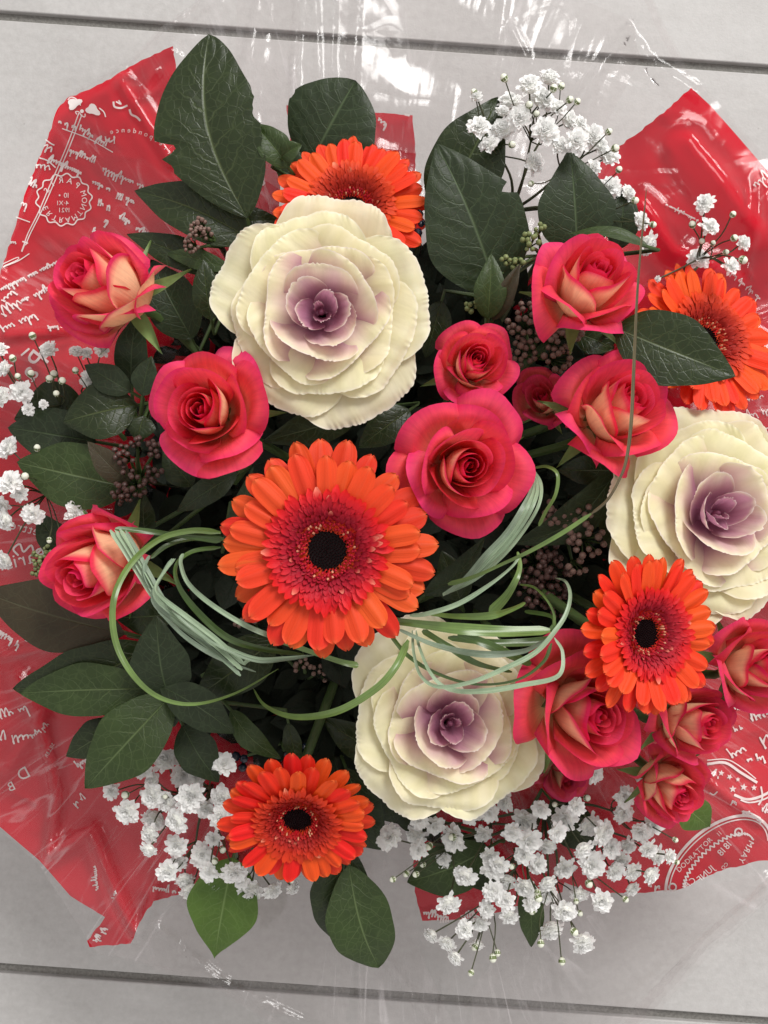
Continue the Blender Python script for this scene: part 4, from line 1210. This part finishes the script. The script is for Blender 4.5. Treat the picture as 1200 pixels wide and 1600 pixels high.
gyp("spray of baby's breath at the top right above the pointed dark leaf", (800, 330, .13),
    [(748, 200), (785, 205), (765, 227, 18), (745, 152, 12), (827, 136), (858, 124), (846, 156), (797, 162), (812, 184), (785, 176, 14), (852, 206), (888, 190), (900, 222), (925, 214), (950, 246), (832, 256), (926, 262, 15), (952, 294), (980, 303, 16), (1000, 346, 17), (1010, 380), (874, 228, 17), (870, 170, 17), (905, 195, 15), (938, 230, 16)],
    [(788, 122), (741, 144), (827, 164), (902, 159), (890, 156), (951, 206), (961, 232), (800, 226), (830, 287), (967, 265), (877, 135), (992, 313), (1020, 351), (865, 138), (838, 178)], .168, 1)
gyp("sparse spray of baby's breath on the red film above the right gerbera", (1060, 440, .13),
    [(1102, 320, 19), (1107, 355, 18), (1091, 405, 20), (1160, 380, 15), (1140, 416, 17), (1028, 436, 6)], [(1145, 335), (1082, 351), (1134, 394), (1140, 419), (1161, 406), (1147, 372), (1097, 377), (1114, 380)], .160, 2)
gyp("spray of baby's breath at the left edge beside the pale veined leaf", (110, 740, .12),
    [(-2, 549, 18), (77, 548, 18), (8, 577, 15), (34, 612, 20), (4, 620, 20), (120, 551, 14), (135, 553, 12), (158, 547, 14), (139, 594, 17), (15, 700, 21), (17, 755, 22), (4, 790, 18), (52, 802, 20), (117, 800, 20), (9, 812, 20), (7, 874, 20), (30, 770, 16), (68, 632, 9), (45, 640, 12)],
    [(51, 525), (48, 584), (28, 588), (84, 585), (77, 592), (97, 595), (88, 615), (118, 579), (39, 744), (77, 844), (96, 840), (20, 560), (58, 700)], .158, 3)
gyp("spray of baby's breath in the shade under the lower left leaves", (230, 1040, .115),
    [(118, 1044, 16), (136, 1050, 17), (155, 1054, 17), (174, 1058, 18), (192, 1060, 15), (205, 1054, 12)], [(148, 1040), (185, 1046)], .13, 4)
gyp("dense spray of baby's breath left of the bottom gerbera", (330, 1230, .11),
    [(175, 1237, 16), (200, 1267), (240, 1242), (242, 1277), (277, 1282), (235, 1302, 19), (233, 1326, 16), (262, 1360), (275, 1320), (300, 1390), (315, 1335), (327, 1362, 18), (335, 1385), (260, 1190), (285, 1212), (302, 1240), (322, 1262), (295, 1248), (350, 1195), (347, 1245), (345, 1277), (365, 1360), (392, 1387), (425, 1390, 18), (457, 1387, 13), (240, 1218, 18), (280, 1345, 18), (225, 1205, 17), (262, 1255, 17), (288, 1372, 18), (378, 1375, 16), (335, 1310, 16), (310, 1215, 18)],
    [(336, 1345), (348, 1328), (258, 1245), (455, 1376), (196, 1242), (266, 1370)], .138, 5)
gyp("largest spray of baby's breath spilling over the lower right", (850, 1260, .115),
    [(922, 1205), (1009, 1222), (975, 1245), (972, 1270, 19), (882, 1280), (920, 1287), (940, 1300), (1020, 1285), (820, 1280), (827, 1315), (855, 1320, 18), (820, 1335, 19), (610, 1310), (652, 1304), (655, 1328, 17), (710, 1310), (692, 1340, 18), (755, 1302, 17), (655, 1280, 18), (727, 1367), (765, 1335, 17), (770, 1356), (700, 1410), (727, 1452, 17), (750, 1442, 16), (700, 1472, 17), (712, 1495, 15), (770, 1392, 19), (790, 1407, 18), (882, 1355), (855, 1378, 18), (822, 1385), (855, 1397, 17), (925, 1350), (940, 1407), (960, 1360, 18), (987, 1360, 19), (1015, 1365, 18), (987, 1387, 15), (1025, 1335, 19), (1012, 1325, 17), (1045, 1337, 14), (980, 1320, 17), (860, 1450), (882, 1422), (910, 1470), (905, 1395, 17), (675, 1460, 16), (745, 1474, 14), (910, 1325, 19), (970, 1342, 18), (792, 1375, 19), (760, 1420, 16), (795, 1430, 17), (845, 1265, 17), (790, 1252, 18), (870, 1300, 18), (800, 1300, 18), (735, 1275, 18), (900, 1260, 17), (680, 1290, 17), (780, 1350, 18), (1000, 1300, 18), (955, 1325, 18), (830, 1410, 17), (765, 1270, 17), (840, 1350, 17)],
    [(877, 1226), (917, 1247), (867, 1257), (661, 1351), (650, 1366), (635, 1365), (614, 1374), (670, 1322), (800, 1354), (789, 1352), (832, 1424), (920, 1381), (860, 1385), (841, 1403), (878, 1502), (777, 1489), (770, 1497), (736, 1520), (742, 1480), (1057, 1347), (1055, 1312), (977, 1405), (897, 1456), (906, 1427), (845, 1474), (707, 1308), (840, 1395), (900, 1408)], .142, 6)


# ---------------------------------------------------------------- bud clusters and berries
def buds(label, hub, spots, mat, r_px, seed, name='bud_cluster', cat='bud cluster', stemm='stem', group='viburnum bud clusters', spread=1.0):
    """spots: (px,py,z,count,radius px) clumps of round buds"""
    h = P(*hub); root = empty(name, Matrix.Translation(h), label, cat, group)
    r = random.Random(seed); A = Acc(); B = Acc()
    for (px, py, z, cnt, rad) in spots:
        c = P(px, py, z); base = c - Vector((0, 0, S(rad, z) * 1.1)) + (h - c) * .15
        B.tube([Vector((0, 0, 0)), (base - h) * .5 + Vector((0, 0, .003)), base - h], [.0011, .0009, .0007], 5)
        got = []
        for i in range(cnt * 6):
            if len(got) >= cnt: break
            a = r.uniform(0, 2 * PI); q = math.sqrt(r.random()) * S(rad, z)
            zz = math.sqrt(max(0, 1 - (q / S(rad, z)) ** 2)) * S(rad, z) * .6 + r.uniform(-.001, .001)
            p = Vector((c.x + q * math.cos(a), c.y + q * math.sin(a), c.z + zz))
            if all((p - g).length > S(r_px, z) * 1.55 for g in got):
                got.append(p); rr = S(r_px, z) * r.uniform(.85, 1.15)
                A.ball(p - h, rr, 7, 5, (r.uniform(-.3, .3), r.uniform(-.3, .3), 1), 1.15)
                B.tube([base - h, (base + p) / 2 - h + Vector((0, 0, .0005)), p - h], .0004, 4)
    A.obj('bud', M[mat], root)['kind'] = 'stuff'
    B.obj('stalk', M[stemm], root)
    stem_to_bundle(root, Matrix.Translation(h), (0, 0, 0), .0014, 'dark_stem', 'stem')


buds('cluster of tan buds below the upper right rose', (830, 560, .14), [(825, 505, .165, 24, 32), (870, 520, .168, 26, 34), (815, 550, .165, 16, 22), (870, 560, .168, 14, 22), (890, 515, .17, 12, 20), (850, 495, .17, 14, 22)], 'bud_brown', 5.2, 1)
buds('cluster of tan buds under the thin bent blade, left of the right kale', (880, 830, .14), [(870, 800, .168, 8, 20), (912, 800, .170, 9, 22), (920, 845, .170, 14, 26), (890, 830, .166, 9, 20), (900, 885, .165, 6, 16), (865, 812, .168, 6, 14)], 'bud_brown', 5.6, 2)
buds('cluster of dark wine buds inside the curled grass loop', (850, 910, .13), [(840, 875, .152, 26, 34), (860, 905, .150, 26, 36), (835, 920, .148, 20, 30), (875, 940, .15, 14, 26), (855, 870, .155, 14, 24)], 'bud_wine', 5.2, 3)
buds('cluster of dark wine buds left of the rose beside the kale', (220, 750, .14), [(195, 712, .172, 12, 18), (205, 758, .172, 18, 24), (240, 738, .168, 8, 14), (240, 700, .168, 8, 14), (212, 690, .172, 5, 8), (192, 772, .17, 12, 16)], 'bud_wine', 4.6, 4)
buds('small cluster of buds on the dark leaf left of the largest kale', (345, 385, .155), [(306, 362, .178, 12, 13), (312, 350, .178, 8, 9), (298, 384, .175, 12, 13), (322, 366, .172, 6, 10)], 'bud_brown', 3.6, 5)
buds('green buds beside the large notched leaf at upper right', (845, 400, .145), [(828, 378, .178, 10, 14), (842, 358, .175, 5, 8), (806, 415, .180, 8, 12), (790, 405, .182, 4, 7), (737, 478, .175, 7, 9), (755, 440, .178, 4, 6)], 'bud_green', 4.4, 6)
buds('green buds at the left edge above the left rose', (90, 880, .12), [(62, 872, .150, 9, 12), (75, 858, .15, 5, 7), (58, 892, .148, 5, 8)], 'bud_green', 3.8, 7)
buds('faint pale buds in the shade below the central gerbera', (480, 1060, .12), [(470, 1035, .138, 9, 22), (500, 1050, .135, 6, 16), (385, 970, .14, 8, 18)], 'bud_brown', 4.0, 8)
buds('dark blue berries in the shade below the largest kale and beside the top gerbera', (655, 365, .14), [(652, 358, .168, 3, 12), (655, 335, .165, 2, 8)], 'berry', 8, 9, 'berry_cluster', 'berries', group='dark blue berry clusters')
buds('dark blue berries above the bottom gerbera', (440, 1160, .12), [(462, 1165, .138, 4, 14), (375, 1188, .135, 3, 12), (450, 1185, .138, 3, 10)], 'berry', 7.5, 10, 'berry_cluster', 'berries', group='dark blue berry clusters')


# ---------------------------------------------------------------- grass blades
def blade(label, pts, w0, w1, mat, roll=0.0, offs=0.0, group='coiled grass blades', name='grass_blade', cat='grass blade', fold=.25, wmid=None, root=True, parent=None):
    """pts: (px,py,z) along the blade"""
    W = catmull([tuple(P(*p)) for p in pts], 9); n = len(W)
    T = np.gradient(W, axis=0); T /= np.linalg.norm(T, axis=1)[:, None]
    sd = np.cross(T, np.tile([0, 0, 1.], (n, 1))); sd /= np.maximum(np.linalg.norm(sd, axis=1), 1e-5)[:, None]
    nr = np.cross(sd, T)
    t = np.linspace(0, 1, n); wd = w0 + (w1 - w0) * t
    if wmid: wd = np.interp(t, [0, .5, 1], [w0, wmid, w1])
    wd = .88 * wd * (1 - .6 * np.maximum(sm(.04, 0, t), sm(.95, 1, t)))
    wd = np.array([S(a, p) for a, p in zip(wd, W[:, 2])])
    rl = roll + .55 * np.sin(t * 4.2 + len(pts) + w0) ; wd = wd * (.88 + .1 * np.sin(t * 7 + w1))
    nu = 7; U = np.linspace(-1, 1, nu)
    X = np.zeros((n, nu, 3))
    for j, u in enumerate(U):
        s_ = np.cos(rl)[:, None] * sd + np.sin(rl)[:, None] * nr; nn = -np.sin(rl)[:, None] * sd + np.cos(rl)[:, None] * nr
        X[:, j] = W + s_ * (wd * u / 2 + offs * wd)[:, None] + nn * (fold * wd * (abs(u) - .5) * .5)[:, None]
    o0 = W[0]
    A = Acc(); A.grid(X - o0, np.stack(np.broadcast_arrays(U[None, :] * .5 + .5, t[:, None]), -1))
    ob = A.obj(name, M[mat], None)
    ob.location = o0
    tag(ob, label, cat, group)
    return ob


Z = .235


def zz(lst, z):
    """add heights to a pixel path; z is one height or a list spread along it"""
    zs = z if hasattr(z, '__len__') else [z]
    return [(a, b, float(np.interp(i / (len(lst) - 1), np.linspace(0, 1, len(zs)), zs))) for i, (a, b) in enumerate(lst)]


blade('light green loop of grass circling the left rose and lower left leaves', zz([(345, 832), (300, 829), (250, 842), (205, 880), (178, 935), (180, 1000), (208, 1055), (250, 1090), (305, 1100), (370, 1082), (435, 1045)], [.195, .205, .225, .225, .205, .17]), 14, 4, 'green_blade', wmid=12)
blade('green blade arching over the bottom kale\'s left rim', zz([(395, 1075), (415, 1103), (460, 1120), (525, 1112), (585, 1078), (618, 1042), (638, 1000)], [.15, .18, .215, .225, .21]), 5, 17, 'green_blade', wmid=14)
blade('dark green blade curving inside the silver bundle left of the central gerbera', zz([(345, 855), (300, 862), (275, 885), (282, 920), (315, 962), (357, 997), (410, 1014), (475, 1023)], [.195, .215, .215, .2]), 8, 9, 'deep_blade', wmid=15)
blade('silver blade sweeping under the central gerbera and turning green', zz([(285, 865), (283, 882), (295, 912), (330, 944), (383, 977), (433, 998)], [.21, .225, .218]), 10, 12, 'silver_blade')
blade('bright green end of grass under the lower petals of the central gerbera', zz([(428, 997), (483, 1017), (533, 1034), (560, 1040)], [.217, .21]), 12, 13, 'green_blade')
LBP = [(172, 828), (192, 857), (217, 897), (243, 937), (283, 977), (337, 1010), (395, 1032), (445, 1030), (490, 1024)]
for i, (dx, dy, wd, lb) in enumerate(((0, 0, 11, 'outer silver blade of the bundle crossing the left rose'), (8, -2, 11, 'second silver blade of the bundle crossing the left rose'), (15, -5, 11, 'third silver blade of the bundle crossing the left rose'), (24, 2, 9, 'innermost silver blade of the bundle crossing the left rose'))):
    blade(lb, zz([(a + dx * (1 - q / 8), b + dy * (.3 + q / 5) * (1 - (q / 8) ** 3)) for q, (a, b) in enumerate(LBP)], [.205, .216 + .002 * i, .205]), wd, wd * .5, 'silver_blade' if i < 3 else 'grey_blade', roll=.2 * i - .2)
LB2 = [(274, 873), (258, 893), (244, 915), (252, 932), (290, 962), (333, 995), (364, 1022), (381, 1038)]
for i, (dx, dy, mt, lb) in enumerate(((0, 0, 'silver_blade', 'upper silver blade folded sharply beside the dark curved blade'), (-5, 9, 'silver_blade', 'middle silver blade folded sharply beside the dark curved blade'), (-10, 18, 'grey_blade', 'lower grey blade folded beside the dark curved blade'))):
    blade(lb, zz([(a + dx * .5, b + dy * min(1, q / 3)) for q, (a, b) in enumerate(LB2)], [.212, .222 - .003 * i, .212]), 9, 10, mt, roll=-.3 + .25 * i)
blade('short silver tip of the folded bundle pointing right', zz([(380, 1038), (392, 1030), (412, 1029), (438, 1027)], .208), 10, 3, 'silver_blade')
blade('grey underside blade along the lower edge of the silver bundle', zz([(245, 950), (290, 995), (345, 1030), (400, 1050)], [.205, .2]), 13, 4, 'grey_blade')
blade('dark green blade running from the silver bundle back to the central gerbera, upper', zz([(180, 826), (230, 830), (290, 838), (345, 845)], [.205, .195]), 10, 13, 'deep_blade')
blade('dark green blade running from the silver bundle back to the central gerbera, lower', zz([(235, 872), (262, 852), (300, 842), (350, 842)], [.2, .19]), 8, 12, 'deep_blade')
blade('grey green blade end curling down beside the left rose', zz([(234, 868), (226, 885), (230, 905), (243, 922)], .213), 7, 14, 'grey_blade')
# right side
for i, (dx, dy, mt, lb) in enumerate(((0, 0, 'silver_blade', 'right silver blade of the fan beside the largest rose'), (-9, 2, 'silver_blade', 'second silver blade of the fan beside the largest rose'), (-18, 8, 'silver_blade', 'third silver blade of the fan beside the largest rose'), (-27, 14, 'grey_blade', 'left grey blade of the fan, closest to the largest rose'))):
    blade(lb, zz([(832 + dx * .15, 733), (845 + dx * .5, 757 + dy * .3), (841 + dx, 790 + dy * .5), (817 + dx, 830 + dy * .3), (785 + dx, 868), (740 + dx * .5, 905), (692, 928 + dy * .2)], [.195, .212 + .001 * i, .21, .195]), 5, 8, mt, wmid=13, roll=.2 - .2 * i)
blade('green blade curling from the top of the silver fan', zz([(834, 731), (855, 729), (871, 741), (868, 772), (852, 800), (842, 822)], [.195, .205, .195]), 5, 8, 'green_blade', wmid=9)
blade('pale blade sweeping up from the central gerbera to the silver fan', zz([(640, 962), (668, 959), (717, 943), (767, 912), (800, 885), (812, 868)], [.212, .222, .215]), 8, 6, 'silver_blade', wmid=10)
blade('broad green blade dropping from the fan into the coil', zz([(809, 862), (812, 885), (805, 908), (790, 933), (766, 958)], [.212, .218, .21]), 9, 20, 'green_blade', roll=.2)
blade('broad green blade crossing the top of the coil, shiny at its fold', zz([(665, 958), (710, 963), (765, 962), (797, 953), (821, 942)], [.205, .222, .21]), 9, 10, 'green_blade', wmid=15)
blade('widest green blade running straight across the coil', zz([(602, 968), (650, 974), (715, 982), (790, 987), (860, 985)], [.212, .228, .222]), 18, 22, 'green_blade', wmid=22, roll=.1)
blade('folded end of the widest green blade', zz([(861, 985), (866, 974), (858, 962), (820, 955)], [.221, .215, .19]), 10, 8, 'deep_blade')
blade('deep green blade slanting down through the coil', zz([(715, 990), (750, 1002), (790, 1020), (830, 1038)], [.208, .212, .2]), 20, 16, 'deep_blade')
blade('second deep green blade slanting below the first in the coil', zz([(660, 985), (700, 1010), (745, 1036), (800, 1050)], [.2, .206, .198]), 16, 10, 'deep_blade')
blade('deep green blade hidden behind the widest blade', zz([(700, 996), (770, 1004), (820, 1004), (865, 998)], [.205, .2]), 14, 16, 'deep_blade')
blade('large silver loop of grass around the right of the coil', zz([(868, 903), (884, 909), (891, 930), (885, 958), (868, 985), (836, 1020), (785, 1046), (735, 1066), (685, 1073), (658, 1056), (647, 1022), (644, 985)], [.19, .225, .232, .232, .225, .205]), 4, 6, 'silver_blade', wmid=11)
blade('lower silver loop of grass ending over the kale heart', zz([(866, 996), (879, 1020), (872, 1056), (818, 1070), (755, 1080), (702, 1077), (673, 1052), (655, 1010), (650, 985)], [.222, .23, .228, .22, .2]), 6, 5, 'silver_blade', wmid=11)
blade('grey blade threading the coil just under the widest blade', zz([(622, 983), (680, 1008), (750, 1022), (815, 1018), (852, 1000)], [.208, .218, .212]), 8, 11, 'grey_blade', wmid=13)
blade('thin green blade crossing the kale above its heart', zz([(608, 990), (638, 1025), (685, 1053), (745, 1069), (808, 1062), (848, 1035), (862, 1005)], [.205, .222, .215]), 8, 7, 'deep_blade')
blade('thin green blade hooking down inside the silver loop', zz([(812, 913), (835, 918), (855, 938), (866, 962), (864, 985)], [.2, .22, .218]), 4, 6, 'green_blade')
blade('long thin grass blade standing up past the two right roses', zz([(700, 913), (740, 901), (785, 881), (830, 860), (880, 832), (925, 802)], [.212, .23, .245, .25]), 10, 8, 'green_blade')
blade('brown upright tip of the long thin grass blade', zz([(924, 803), (948, 782), (966, 752), (978, 720), (986, 660), (991, 560), (997, 440), (1010, 296)], [.25, .262, .27, .285, .30]), 8, 4, 'brown_blade', wmid=8)
